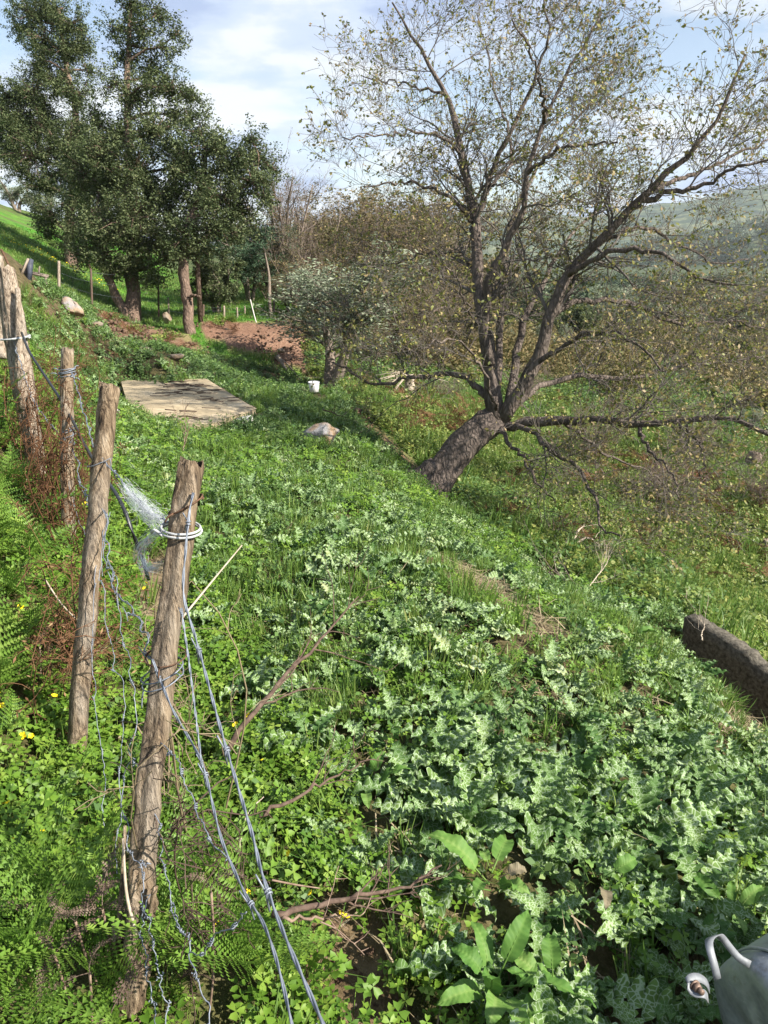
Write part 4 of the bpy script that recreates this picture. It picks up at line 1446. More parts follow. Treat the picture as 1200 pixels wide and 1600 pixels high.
for i, (u, vt, d) in enumerate([(860, 500, 36), (930, 505, 40), (1000, 520, 36), (1075, 505, 42), (1140, 520, 36), (1195, 545, 32), (1120, 590, 26), (1170, 600, 25), (800, 510, 44), (900, 470, 55), (980, 460, 60), (1060, 455, 62),
                               (1140, 450, 58), (1200, 460, 55), (840, 455, 68), (930, 440, 80), (1020, 425, 85), (1110, 415, 85), (1190, 420, 80), (770, 450, 62), (1180, 640, 21), (1240, 560, 30), (1260, 480, 48)]):
    m = (OLIVE[0], OLIVE[1], OLIVE[1], OLIVE[0], DARKBUSH)[i % 5]
    fit_tree('slope_tree', 'greyish tree on the valley slope seen through the leaning oak', 'tree', m, u, 600, vt, d, (4.2, 4.0, 4.0, 4.2, 2.6)[i % 5], i * 1.1, g, 1.15)

g = 'leafless brown shrubs on the lower slope'
for i, (u, v, d, hp) in enumerate([(1040, 745, 13.5, 60), (930, 680, 16, 55), (1080, 690, 17, 60), 
                               (700, 640, 18, 60), (650, 640, 17.5, 50), (820, 620, 22, 60), (1200, 760, 14, 70)]):
    fit_tree('shrub', 'leafless brown shrub on the lower slope under the leaning oak', 'shrub', THICK_BARE[i % 2], u, v, v - hp * 0.9, d, 2.2, i * 1.3, g, 1.4)
# ------------------------------------------------------------------ fence: posts, wires
def post_mesh(name, pts, rads, mat, seed, sides=22, rough=0.10, taper_top=True, square=0.0):
    """split pole: an uneven section drawn along the post with grain grooves and a rough sawn top"""
    rng = np.random.default_rng(seed)
    k = 30
    c = resample(np.array(pts), k)
    org = c[0].copy()
    c = c - org
    c[1:-1] += rng.normal(size=(k - 2, 3)) * 0.0015
    r = np.interp(np.linspace(0, 1, k), np.linspace(0, 1, len(rads)), rads)
    a = np.arange(sides) * 2 * PI / sides
    sec = 1 + square * 0.16 * np.cos(4 * a + rng.uniform(0, 6)) + rough * rng.normal(size=sides) * 0.7 + 0.08 * np.sin(2 * a + rng.uniform(0, 6))
    prof = np.repeat(sec[None], k, 0) + rough * 0.25 * rng.normal(size=(k, sides))
    v, q, tr, uv = tubes(c[None], r[None], sides, True, prof[None])
    v = v.copy()
    v[-sides:, 2] += rng.normal(size=sides) * 0.006
    b = Buf()
    b.add(v, q, tr, uv=uv)
    return b.mesh(name, M[mat], False), org


fence = thing('wire_fence', 'old wire and wooden post fence running from the lower left up the slope', 'fence', gp(205, 1590))
FO = np.array(fence.location)


def fpart(name, me, org=(0, 0, 0), label=None, parent=None):
    o = link(name, me, parent or fence, np.array(org) - (FO if parent is None else 0))
    if label:
        o['label'] = label
    return o


def wline(pts):
    return np.array([P(*p) for p in pts])


POSTS = {}
# nearest post, split low down with a broken foot
p1 = wline([(203, 1640, 1.56), (212, 1500, 1.55), (228, 1290, 1.54), (252, 1080, 1.53), (275, 890, 1.52), (298, 722, 1.52)])
me, o = post_mesh('post', p1, [0.026, 0.029, 0.0262, 0.0258, 0.026, 0.0258], 'post_wood', 3, rough=0.09, square=0.3)
POSTS[1] = fpart('post', me, o, 'nearest leaning split wooden post with a worn top')
b = Buf()
rngp = np.random.default_rng(4)
for (q0, q1, w) in [([(182, 1440, 1.53), (184, 1500, 1.53)], [(195, 1290, 1.53)], 0.010), ([(226, 1480, 1.51)], [(243, 1385, 1.50)], 0.016), ([(205, 1500, 1.505)], [(212, 1360, 1.50)], 0.018)]:
    l = wline(q0 + q1)
    v, q, tr, uv = tubes(resample(l, 8)[None], np.linspace(w, w * 0.35, 8)[None], 6, True, 1 + 0.25 * rngp.normal(size=(1, 8, 6)))
    b.add(v - o, q, tr, uv=uv)
fpart('splinter', b.mesh('splinter', M['post_wood']), (0, 0, 0), None, POSTS[1])
p2 = wline([(114, 1240, 2.32), (122, 1120, 2.31), (138, 940, 2.30), (155, 760, 2.30), (171, 603, 2.30)])
me, o = post_mesh('post', p2, [0.031, 0.031, 0.031, 0.031, 0.0315], 'post_wood', 8, rough=0.07)
POSTS[2] = fpart('post', me, o, 'second pale brown post with a flat sawn top')
p3 = wline([(108, 900, 3.6), (105, 700, 3.6), (105, 545, 3.6)])
me, o = post_mesh('post', p3, [0.036, 0.034, 0.032], 'post_wood', 12, rough=0.07)
POSTS[3] = fpart('post', me, o, 'third grey post wound with blue-grey wire near its top')
p4 = wline([(62, 775, 4.4), (52, 700, 4.4), (34, 590, 4.4), (20, 500, 4.4), (8, 420, 4.4)])
me, o = post_mesh('post', p4, [0.038, 0.045, 0.052, 0.053, 0.045], 'pale_wood', 15, rough=0.15)
POSTS[4] = fpart('post', me, o, 'thick bleached and cracked post at the left edge')
b = Buf()
for pts, w in (([(60, 760, 4.36), (52, 690, 4.34), (47, 618, 4.34)], [0.022, 0.02, 0.013]), ([(36, 640, 4.36), (30, 540, 4.34), (28, 450, 4.34)], [0.028, 0.025, 0.012]), ([(44, 690, 4.42), (38, 600, 4.44)], [0.03, 0.02])):
    l = resample(wline(pts), 12)
    v, q, tr, uv = tubes(l[None], np.interp(np.linspace(0, 1, 12), np.linspace(0, 1, len(w)), w)[None], 9, True, 1 + 0.15 * rngp.normal(size=(1, 12, 9)))
    b.add(v - o, q, tr, uv=uv)
fpart('splinter', b.mesh('splinter', M['pale_wood']), (0, 0, 0), None, POSTS[4])
p5 = wline([(4, 560, 6.2), (2, 480, 6.2), (-2, 400, 6.2)])
me, o = post_mesh('post', p5, [0.04, 0.04, 0.035], 'pale_wood', 16, rough=0.08)
fpart('post', me, o, 'pale post cut by the left frame edge')


def twist(b, line, gap, wr, pitch, k, phase=0.0, wob=0.0, rng=None):
    """two strands wound about each other along a line"""
    c = resample(line, k)
    if wob and rng is not None:
        n = rng.normal(size=c.shape) * wob
        n = (n + np.roll(n, 1, 0) + np.roll(n, -1, 0)) / 2
        n[0] = n[-1] = 0
        c = c + n
    T = norm(np.gradient(c, axis=0))
    A = norm(np.cross(T, np.array((0.3, 0.2, 1.0))))
    B = np.cross(T, A)
    L = np.concatenate([[0], np.cumsum(np.linalg.norm(np.diff(c, axis=0), axis=1))])
    ph = L / pitch * 2 * PI + phase
    for s in (0, PI):
        p = c + gap * (np.cos(ph + s)[:, None] * A + np.sin(ph + s)[:, None] * B)
        v, q, t, uv = tubes(p[None], np.full((1, k), wr), 5)
        b.add(v, q, t, uv=uv)
    return c, T, A, B


def barb(b, c, T, A, B, wr, size):
    """two turns about the strand and four pointed ends"""
    a = np.linspace(0, 4 * PI, 22)
    p = c + A * np.cos(a)[:, None] * wr * 2.6 + B * np.sin(a)[:, None] * wr * 2.6 + T * (np.linspace(-1, 1, 22) * wr * 3.5)[:, None]
    p = np.concatenate([[p[0] + (A * 0.7 - B * 0.8 - T * 0.4) * size], p, [p[-1] + (-A * 0.4 + B * 0.9 + T * 0.4) * size]])
    v, q, t, uv = tubes(p[None], np.full((1, len(p)), wr * 0.9), 4)
    b.add(v, q, t)


def barbed(name, pts, wr, gap, pitch, nb, seed, wob=0.0, label=None):
    rng = np.random.default_rng(seed)
    l = wline(pts)
    k = 120
    b = Buf()
    c, T, A, B = twist(b, l, gap, wr, pitch, k, wob=wob, rng=rng)
    for f in np.linspace(0.06, 0.97, nb):
        i = min(k - 1, int(f * k + rng.uniform(-2, 2)))
        barb(b, c[i], T[i], A[i], B[i], wr, wr * 13)
    b.v = [v - FO for v in b.v]
    return fpart(name, b.mesh(name, M['wire'], True), FO, label)


barbed('barbed_wire', [(302, 770, 1.49), (296, 800, 1.47), (290, 860, 1.46), (287, 930, 1.45), (308, 1005, 1.40), (348, 1150, 1.26), (393, 1300, 1.10), (408, 1360, 1.04), (440, 1450, 0.96), (505, 1600, 0.84), (540, 1680, 0.78)], 0.0017, 0.0014, 0.11, 5, 1)
barbed('barbed_wire', [(238, 1030, 1.49), (268, 1105, 1.45), (305, 1170, 1.36), (320, 1205, 1.33), (340, 1290, 1.24), (355, 1335, 1.20), (385, 1400, 1.13), (410, 1440, 1.08), (432, 1500, 1.02), (457, 1605, 0.93), (470, 1680, 0.9)], 0.0015, 0.0013, 0.12, 4, 2)
barbed('barbed_wire', [(283, 950, 1.47), (296, 1040, 1.43), (306, 1120, 1.38), (316, 1200, 1.33)], 0.0012, 0.0012, 0.06, 2, 3)
barbed('barbed_wire', [(112, 580, 3.55), (130, 640, 3.1), (146, 695, 2.7), (160, 715, 2.34), (200, 768, 2.05), (235, 800, 1.8), (272, 826, 1.55)], 0.0014, 0.0022, 0.06, 7, 4, 0.004)
barbed('barbed_wire', [(112, 670, 3.55), (125, 745, 3.1), (138, 785, 2.7), (152, 800, 2.35), (165, 800, 2.2), (168, 850, 2.1), (180, 915, 1.95), (215, 965, 1.75), (238, 1030, 1.52)], 0.0014, 0.0024, 0.05, 10, 5, 0.006)
barbed('barbed_wire', [(20, 530, 4.33), (55, 630, 4.2), (100, 685, 3.63), (112, 690, 3.57)], 0.0016, 0.0022, 0.06, 4, 6, 0.004)


def netting():
    """slack sheep netting hanging between the posts: long wavy wires with small knots, joined"""
    rng = np.random.default_rng(9)
    b = Buf()
    lines = [
        [(150, 870, 2.28), (147, 950, 2.25), (146, 1050, 2.22), (155, 1160, 2.1), (165, 1270, 2.0), (160, 1340, 1.95), (172, 1425, 1.85), (188, 1500, 1.72), (197, 1610, 1.6)],
        [(172, 800, 2.2), (158, 880, 2.2), (165, 960, 2.15), (180, 1040, 2.05), (192, 1100, 1.98), (190, 1190, 1.95), (185, 1290, 1.9), (178, 1380, 1.85), (162, 1425, 1.82)],
        [(205, 1175, 1.7), (215, 1200, 1.65), (232, 1245, 1.56), (248, 1290, 1.5), (255, 1350, 1.46), (270, 1415, 1.4), (285, 1455, 1.36), (300, 1500, 1.32), (318, 1550, 1.28), (332, 1620, 1.24)],
        [(198, 1305, 1.5), (205, 1335, 1.48), (216, 1355, 1.47), (222, 1378, 1.46), (222, 1440, 1.45), (230, 1500, 1.43), (240, 1570, 1.4), (246, 1640, 1.38)],
        [(216, 1355, 1.47), (236, 1350, 1.47)],
        [(225, 1400, 1.46), (234, 1435, 1.44), (240, 1480, 1.42), (257, 1560, 1.38), (262, 1620, 1.36)],
        [(270, 1410, 1.4), (290, 1470, 1.36), (310, 1490, 1.3), (345, 1455, 1.22), (385, 1425, 1.14)],
        [(182, 900, 1.95), (190, 985, 1.88), (208, 1060, 1.75), (212, 1120, 1.7), (205, 1175, 1.68), (190, 1230, 1.72), (200, 1310, 1.55)],
        [(250, 1165, 1.5), (280, 1190, 1.42), (300, 1250, 1.34), (328, 1310, 1.25), (352, 1345, 1.2)],
        [(160, 830, 2.28), (165, 880, 2.22), (180, 900, 2.1)],
        [(108, 750, 3.56), (125, 820, 3.2), (148, 860, 2.6), (160, 900, 2.32)],
    ]
    for l in lines:
        w = wline(l)
        k = 8 * len(l)
        c = resample(w, k)
        n = rng.normal(size=c.shape) * 0.006
        n = (n + np.roll(n, 1, 0) + np.roll(n, -1, 0)) / 3
        n[0] = n[-1] = 0
        c = c + n
        v, q, t, uv = tubes(c[None], np.full((1, k), 0.0012), 5)
        b.add(v - FO, q, t)
        for i in range(5, k - 2, 9):                # hinge knots
            T = norm(c[i + 1] - c[i])
            A = norm(np.cross(T, (0.2, 0.3, 1.0)))
            B = np.cross(T, A)
            a = np.linspace(0, 6 * PI, 26)
            p = c[i] + (A * np.cos(a)[:, None] + B * np.sin(a)[:, None]) * 0.0026 + T * np.linspace(-0.009, 0.009, 26)[:, None]
            v, q, t, uv = tubes(p[None], np.full((1, 26), 0.0011), 4)
            b.add(v - FO, q, t)
    return fpart('netting', b.mesh('netting', M['wire'], True), FO)


netting()


def tie(name, post_pts, u, v, d, r, turns, mat, wr, seed, rise=0.02, tilt=0.0, parent=None, loose=2):
    """wire wound round a post; (u, v, d) is the post axis there"""
    rng = np.random.default_rng(seed)
    c = P(u, v, d)
    a = np.linspace(0, turns * 2 * PI, int(turns * 22))
    rr = r * (1.12 + 0.08 * rng.random(len(a)))
    p = np.stack([c[0] + rr * np.cos(a), c[1] + rr * np.sin(a), c[2] + rise * (np.linspace(-0.5, 0.5, len(a)) + 0.25 * np.sin(a * 0.37 + seed)) + tilt * np.cos(a) * r], 1)
    b = Buf()
    vv, q, t, uv = tubes(p[None], np.full((1, len(a)), wr), 5)
    pl = np.array(parent.location) + FO if parent else FO
    b.add(vv - pl, q, t)
    for _ in range(loose):
        e = p[rng.integers(len(p))]
        o2 = norm(e - c) * rng.uniform(0.01, 0.03) + np.array((rng.normal(0, .01), 0, rng.normal(0, .015)))
        add_tube(b, [e - pl, e - pl + o2 * 0.6, e - pl + o2 + np.array((0, 0, -0.008))], wr, 4, 6)
    o = link(name, b.mesh(name, M[mat], True), parent or fence, (0, 0, 0))
    return o


tie('wire_tie', None, 290, 790, 1.52, 0.031, 1.2, 'rust', 0.0022, 1, 0.01, 0.55, POSTS[1])
tie('wire_tie', None, 259, 1025, 1.53, 0.036, 1.5, 'rust', 0.0016, 2, 0.004, 0.0, POSTS[1])
tie('wire_tie', None, 254, 1055, 1.53, 0.037, 2.2, 'wire', 0.0016, 3, 0.02, 0.3, POSTS[1], 4)
tie('wire_tie', None, 105, 582, 3.6, 0.034, 6.5, 'wire', 0.0022, 4, 0.05, 0.2, POSTS[3], 7)
tie('wire_tie', None, 105, 680, 3.6, 0.035, 5.5, 'wire', 0.0020, 5, 0.06, 0.5, POSTS[3], 6)
tie('wire_tie', None, 156, 722, 2.3, 0.033, 1.1, 'wire', 0.0013, 6, 0.004, 0.4, POSTS[2], 2)
tie('wire_tie', None, 24, 528, 4.38, 0.068, 2.2, 'rope', 0.005, 7, 0.02, 0.1, POSTS[4], 2)

# rope ring and the white fibres caught on the wire
c = P(283, 829, 1.52)
a = np.linspace(0, 2 * PI, 40)
b = Buf()
for dz, rr in ((0.0, 0.041), (0.007, 0.039)):
    p = np.stack([0.041 * np.cos(a) * rr / 0.041, 0.041 * np.sin(a) * rr / 0.041, dz - 0.004 * np.cos(a)], 1)
    v, q, t, uv = tubes(p[None], np.full((1, 40), 0.0026), 7)
    b.add(v, q, t)
add_tube(b, [(-0.03, -0.03, 0), (-0.045, -0.028, 0.012), (-0.055, -0.02, 0.004)], 0.003, 6)
o = link('rope', b.mesh('rope', M['rope'], True), None, c)
tag(o, 'white rope ring knotted round the nearest wooden post', 'rope')


def wool():
    """a hank of fine fibres strung along the wire, with a loose loop hanging from it"""
    rng = np.random.default_rng(3)
    b = Buf()
    path = resample(wline([(188, 750, 2.08), (204, 770, 2.0), (226, 794, 1.85), (262, 822, 1.6)]), 60)
    loop = resample(wline([(266, 820, 1.54), (248, 830, 1.57), (226, 850, 1.6), (219, 868, 1.62), (226, 884, 1.61), (240, 888, 1.58), (256, 878, 1.53)]), 60)
    org = path[0].copy()
    for src, n, sp in ((path, 300, 0.0075), (loop, 140, 0.0045)):
        for _ in range(n):
            i0 = int(rng.integers(0, 46))
            i1 = min(59, i0 + int(rng.integers(8, 30)))
            k = np.linspace(i0, i1, 6).astype(int)
            off = rng.normal(size=3) * sp * (0.5 + 0.9 * math.sin(PI * min(1, (i0 + 10) / 60)))
            pts = src[k] + off + np.cumsum(rng.normal(size=(6, 3)) * sp * 0.35, 0)
            add_tube(b, pts - org, [0.00028, 0.00026, 0.0001], 3, 9)
    for _ in range(120):                             # flyaway ends
        p0 = path[int(rng.integers(4, 56))] + rng.normal(size=3) * 0.008
        d = norm(rng.normal(size=3) + np.array((-0.2, 0, -0.5)))
        L = rng.uniform(0.015, 0.06)
        add_tube(b, np.array([p0, p0 + d * L * 0.5, p0 + d * L * 0.8 + rng.normal(size=3) * 0.012]) - org, [0.00026, 0.0002, 0.0001], 3, 6)
    o = link('wool_tuft', b.mesh('wool_tuft', M['wool']), None, org)
    tag(o, 'wispy white fibres snagged on the fence wire beside the nearest post', 'wool')


wool()
# black hose strung along the fence
hl = wline([(34, 520, 4.30), (45, 548, 4.1), (62, 575, 3.95), (93, 622, 3.70), (116, 662, 3.5), (132, 695, 3.25), (158, 738, 2.85), (184, 776, 2.66), (198, 806, 2.62), (208, 834, 2.62), (222, 872, 2.72), (232, 905, 2.85)])
o = link('hose', tube_mesh('hose', hl - hl[0], 0.007, M['hose'], 10, 60), None, hl[0])
tag(o, 'thin black hose slung along the fence behind the posts', 'hose')
rod = wline([(2, 390, 7.0), (22, 432, 7.0), (30, 452, 7.0)])
o = link('metal_rod', tube_mesh('metal_rod', rod - rod[0], 0.011, M['rust'], 8, 8), None, rod[0])
tag(o, 'thin rusty rod leaning at the far left edge above the bleached post', 'rod')

# ------------------------------------------------------------------ concrete slab and blocks
def slab():
    pts = [gp(190, 604), gp(322, 600), gp(402, 650), gp(215, 668)]
    c = np.mean(pts, 0)
    rng = np.random.default_rng(2)
    n = 26
    top = np.zeros((n, n, 3))
    for i in range(n):
        for j in range(n):
            s, t = i / (n - 1), j / (n - 1)
            p = pts[0] * (1 - s) * (1 - t) + pts[1] * s * (1 - t) + pts[2] * s * t + pts[3] * (1 - s) * t
            top[i, j] = p
    top[:, :, 2] += 0.02
    zc = top[:, :, 2].mean()
    top[:, :, 2] = zc * 0.5 + top[:, :, 2] * 0.5
    top[:, :, 2] += (fbm(top[:, :, 0] * 2, top[:, :, 1] * 2, 4, 4) - 0.5) * 0.035
    edge = np.concatenate([top[0, :, :], top[1:, -1, :], top[-1, -2::-1, :], top[-2:0:-1, 0, :]])
    e2 = edge.copy()
    edge[:, :2] += rng.normal(size=(len(edge), 2)) * 0.015
    e2[:, 2] -= 0.35
    V = np.concatenate([top.reshape(-1, 3), edge, e2]) - c
    idx = np.arange(n * n).reshape(n, n)
    q = [np.stack([idx[:-1, :-1], idx[:-1, 1:], idx[1:, 1:], idx[1:, :-1]], -1).reshape(-1, 4)]
    m = len(edge)
    k = np.arange(m)
    q.append(np.stack([n * n + k, n * n + (k + 1) % m, n * n + m + (k + 1) % m, n * n + m + k], -1))
    mt = NT('stained_concrete')
    v = mt.coord('Object')
    n1 = mt.noise(v, 1.5, 7, 0.65)
    n2 = mt.noise(v, 18, 6, 0.6)
    streak = mt.noise(mt.coord('Object', (0.8, 4.5, 1)), 1.6, 7, 0.7, 0.4)
    cc = mt.ramp(n1, [(0.36, (0.23, 0.175, 0.10)), (0.55, (0.40, 0.315, 0.195)), (0.68, (0.52, 0.43, 0.30))])
    cc = mt.mix(mt.ramp(streak, [(0.54, (0, 0, 0)), (0.62, (0.6, 0.6, 0.6))]), cc, (0.12, 0.095, 0.06))
    cc = mt.mix(mt.math('MULTIPLY', n2, 0.35), cc, (0.55, 0.5, 0.4))
    mt.bsdf(cc, 0.95, 0.1, normal=mt.bump(n2, 0.7, 0.01))
    o = link('concrete_slab', make_mesh('concrete_slab', V, q, mt.m), None, c)
    tag(o, 'flat stained concrete slab set in the green slope', 'slab')
    # twigs and leaf litter lying on it
    b = Buf()
    cs = []
    for _ in range(260):
        s, t = rng.random() ** 1.6, rng.random()
        if fbm(np.array([s * 5]), np.array([t * 5]), 3, 3)[0] < 0.5:
            continue
        i, j = int(s * (n - 1)), int(t * (n - 1))
        p = top[i, j] - c + np.array((0, 0, 0.012))
        aa = rng.uniform(-0.5, 0.5)
        d = np.array((math.cos(aa), math.sin(aa), 0)) * rng.uniform(0.05, 0.16)
        add_tube(b, [p - d, p + rng.normal(size=3) * 0.006, p + d], 0.006 * rng.uniform(0.5, 1.3), 4, 5)
    o2 = link('litter', b.mesh('litter', M['dark_stem']), o)
    o2['kind'] = 'stuff'
    return c


slab_c = slab()


def rock(name, label, u, v, wpx, hpx, seed, mat, dpt=0.8, sink=0.25, rz=0.0, dmin=0.0, tilt=(0, 0), cat='rock', group=None, at=None, flat=0.0):
    """a broken, faceted stone standing on the ground"""
    rng = np.random.default_rng(seed)
    p = gp(u, v, dmin) if at is None else at
    d = depth_of(p)
    w, h = wpx * d / F_PX, hpx * d / F_PX
    nu, nv = 16, 10
    vs = []
    for i in range(nv + 1):
        ph = PI * i / nv
        for j in range(nu):
            th = 2 * PI * j / nu
            vs.append((math.sin(ph) * math.cos(th), math.sin(ph) * math.sin(th), math.cos(ph)))
    vs = np.array(vs)
    for _ in range(16):                             # chop with random planes
        nrm = norm(rng.normal(size=3))
        off = rng.uniform(0.42, 0.80)
        s = vs @ nrm - off
        vs = vs - np.maximum(s, 0)[:, None] * nrm
    vs += 0.03 * rng.normal(size=vs.shape)
    vs = vs / np.abs(vs).max(0)
    if flat:
        vs[:, 2] = np.sign(vs[:, 2]) * np.minimum(np.abs(vs[:, 2]), 1 - flat) / (1 - flat)
    vs = vs * np.array((w / 2, w / 2 * dpt, h / 2))
    R = np.array(Euler((tilt[0], tilt[1], rz)).to_matrix())
    vs = vs @ R.T + np.array((0, 0, h * (0.5 - sink)))
    idx = np.arange((nv + 1) * nu).reshape(nv + 1, nu)
    q = np.stack([idx[:-1], np.roll(idx[:-1], -1, 1), np.roll(idx[1:], -1, 1), idx[1:]], -1).reshape(-1, 4)[:, ::-1]
    me = make_mesh(name, vs, [q], M[mat])
    o = link(name, me, None, p)
    tag(o, label, cat, group)
    KEEP_OUT.append((p[0], p[1], w * 0.42))
    if wpx > 30:
        f = 1 - 0.32 * w / math.hypot(p[0], p[1])
        KEEP_OUT.append((p[0] * f, p[1] * f, w * 0.5))
    return o


rock('boulder', 'grey boulder with an orange side in the middle of the thistle slope', 506, 696, 60, 44, 6, 'rock', 0.8, 0.08, 0.3, tilt=(0.1, 0.3))
rock('boulder', 'long pale pinkish rock jutting from the slope under the forked oak', 114, 496, 48, 26, 8, 'pale_rock', 0.6, 0.0, -0.3, tilt=(0, 0.5))
rock('rock', 'small flat pale stone just right of the long pinkish rock', 150, 510, 22, 9, 9, 'tan_rock', 0.7, 0.2)
rock('rock', 'flat tan stone lying in the greenery above the concrete slab', 275, 563, 34, 12, 10, 'tan_rock', 0.7, 0.2)
rock('rock', 'small pale stone left of the flat tan stone', 232, 548, 18, 8, 13, 'tan_rock', 0.7, 0.2)
rock('rock', 'slanting tan boulder left of the pale slanting oak trunk', 262, 506, 20, 18, 14, 'tan_rock', 0.6, 0.1, 0, tilt=(0, 0.6))
rock('rock', 'pale stone near the upper edge of the red dirt bank', 356, 518, 14, 7, 15, 'tan_rock', 0.7, 0.2)
rock('rock', 'grey stone on the dirt bank below the leaning white stake', 440, 552, 13, 10, 16, 'tan_rock', 0.8, 0.1)
rock('rock', 'white stone at the left corner of the concrete slab', 186, 655, 10, 17, 17, 'white_block', 0.8, 0.1)
rock('rock', 'tiny white stone at the far left corner of the concrete slab', 192, 611, 18, 6, 18, 'white_block', 0.8, 0.1)
rock('rock', 'pale rock low on the right hand grassy slope', 1196, 860, 30, 26, 19, 'tan_rock', 0.8, 0.2)
rock('rock', 'small pale stone in the bright grass right of the tree stump', 1062, 880, 10, 8, 20, 'tan_rock', 0.8, 0.2)

b = Buf()
p = gp(378, 665)
sc = depth_of(p) / F_PX
add_box(b, (0, 0, 5 * sc), (36 * sc, 20 * sc, 13 * sc))
blk = b.mesh('block', M['white_block'])
o = link('concrete_block', blk, None, p)
o.rotation_euler = (0.05, -0.08, 0.25)
bv = o.modifiers.new('edge', 'BEVEL')
bv.width = 0.008
bv.segments = 2
tag(o, 'small whitish concrete block at the near right corner of the slab', 'block')

# ------------------------------------------------------------------ rough concrete wall on the right
def wall():
    a, e = gp(1072, 978), gp(1230, 1110)
    a, e = np.array((WALL_A[0], WALL_A[1], 0.0)), np.array((WALL_B[0], WALL_B[1], 0.0))
    a[2], e[2] = float(H(a[0], a[1])), float(H(e[0], e[1]))
    top_a, top_e = P(1076, 950, depth_of(a)), P(1235, 1052, depth_of(e))
    rng = np.random.default_rng(6)
    n, m = 40, 9
    ax = norm((e - a) * np.array((1, 1, 0)))
    nrm = np.array((-ax[1], ax[0], 0))
    if nrm[0] < 0:
        nrm = -nrm
    th = 0.12
    front, back = np.zeros((n, m, 3)), np.zeros((n, m, 3))
    for i in range(n):
        f = i / (n - 1)
        basep = a + (e - a) * f
        tz = top_a[2] + (top_e[2] - top_a[2]) * f + rng.normal(0, 0.003) - (0.03 if f > 0.62 else 0.0) - (0.02 if f < 0.04 else 0)
        for j in range(m):
            z = basep[2] - 0.4 + (tz - basep[2] + 0.4) * j / (m - 1)
            w = rng.normal(0, 0.003)
            front[i, j] = (basep[0] + nrm[0] * w, basep[1] + nrm[1] * w, z)
            back[i, j] = (basep[0] + nrm[0] * (th + w), basep[1] + nrm[1] * (th + w), z + (rng.normal(0, 0.005) if j == m - 1 else 0))
    c = a
    idx = np.arange(n * m).reshape(n, m)
    qf = np.stack([idx[:-1, :-1], idx[1:, :-1], idx[1:, 1:], idx[:-1, 1:]], -1).reshape(-1, 4)
    qb = qf[:, ::-1] + n * m
    qt = np.stack([idx[:-1, -1], idx[1:, -1], idx[1:, -1] + n * m, idx[:-1, -1] + n * m], -1)
    ends = []
    for i in (0, n - 1):
        k = np.stack([idx[i, :-1], idx[i, 1:], idx[i, 1:] + n * m, idx[i, :-1] + n * m], -1)
        ends.append(k)
    V = np.concatenate([front.reshape(-1, 3), back.reshape(-1, 3)]) - c
    me = make_mesh('concrete_wall', V, [qf, qb, qt] + ends, M['concrete'])
    o = link('concrete_wall', me, None, c)
    tag(o, 'low rough concrete wall half buried in the slope at the right edge', 'wall')
    for i in range(0, n, 2):
        KEEP_OUT.append((front[i, 0, 0] - nrm[0] * 0.28, front[i, 0, 1] - nrm[1] * 0.28, 0.42))
    return a, e, nrm


wall()


# ------------------------------------------------------------------ white bucket
def bucket():
    p = gp(491, 617) + np.array((0, 0, 0.06))
    s = depth_of(p) / F_PX
    t = thing('bucket', 'white plastic bucket standing at the foot of the small olive tree', 'bucket', p, 0.4)
    prof = [(0.0, 0.0), (6.5, 0.0), (7.0, 0.3), (8.6, 15.5), (8.2, 15.5), (6.6, 1.0), (0.0, 1.0)]
    n = 28
    a = np.arange(n) * 2 * PI / n
    V, q = [], []
    for r, z in prof:
        for k in a:
            V.append((max(r, 0.05) * s * math.cos(k), max(r, 0.05) * s * math.sin(k), z * s))
    idx = np.arange(len(prof) * n).reshape(len(prof), n)
    q = np.stack([idx[:-1], np.roll(idx[:-1], -1, 1), np.roll(idx[1:], -1, 1), idx[1:]], -1).reshape(-1, 4)
    link('body', make_mesh('body', V, [q], M['bucket'], smooth=True), t)
    b = Buf()
    p2 = np.stack([8.8 * s * np.cos(np.append(a, a[0])), 8.8 * s * np.sin(np.append(a, a[0])), np.full(n + 1, 14.6 * s)], 1)
    v, q, tr, uv = tubes(p2[None], np.full((1, n + 1), 0.5 * s), 6)
    b.add(v, q, tr)
    link('rim', b.mesh('rim', M['bucket'], True), t)
    k = np.linspace(0, PI, 16)
    hp = np.stack([9 * s * np.cos(k), 3.5 * s * np.sin(k), 13.5 * s - 5 * s * np.sin(k)], 1)
    b = Buf()
    v, q, tr, uv = tubes(hp[None], np.full((1, 16), 0.22 * s), 5)
    b.add(v, q, tr)
    link('handle', b.mesh('handle', M['wire'], True), t)
    for f in (1.0, 0.985, 0.97, 0.945, 0.92):
        KEEP_OUT.append((p[0] * f, p[1] * f, 0.32))


bucket()


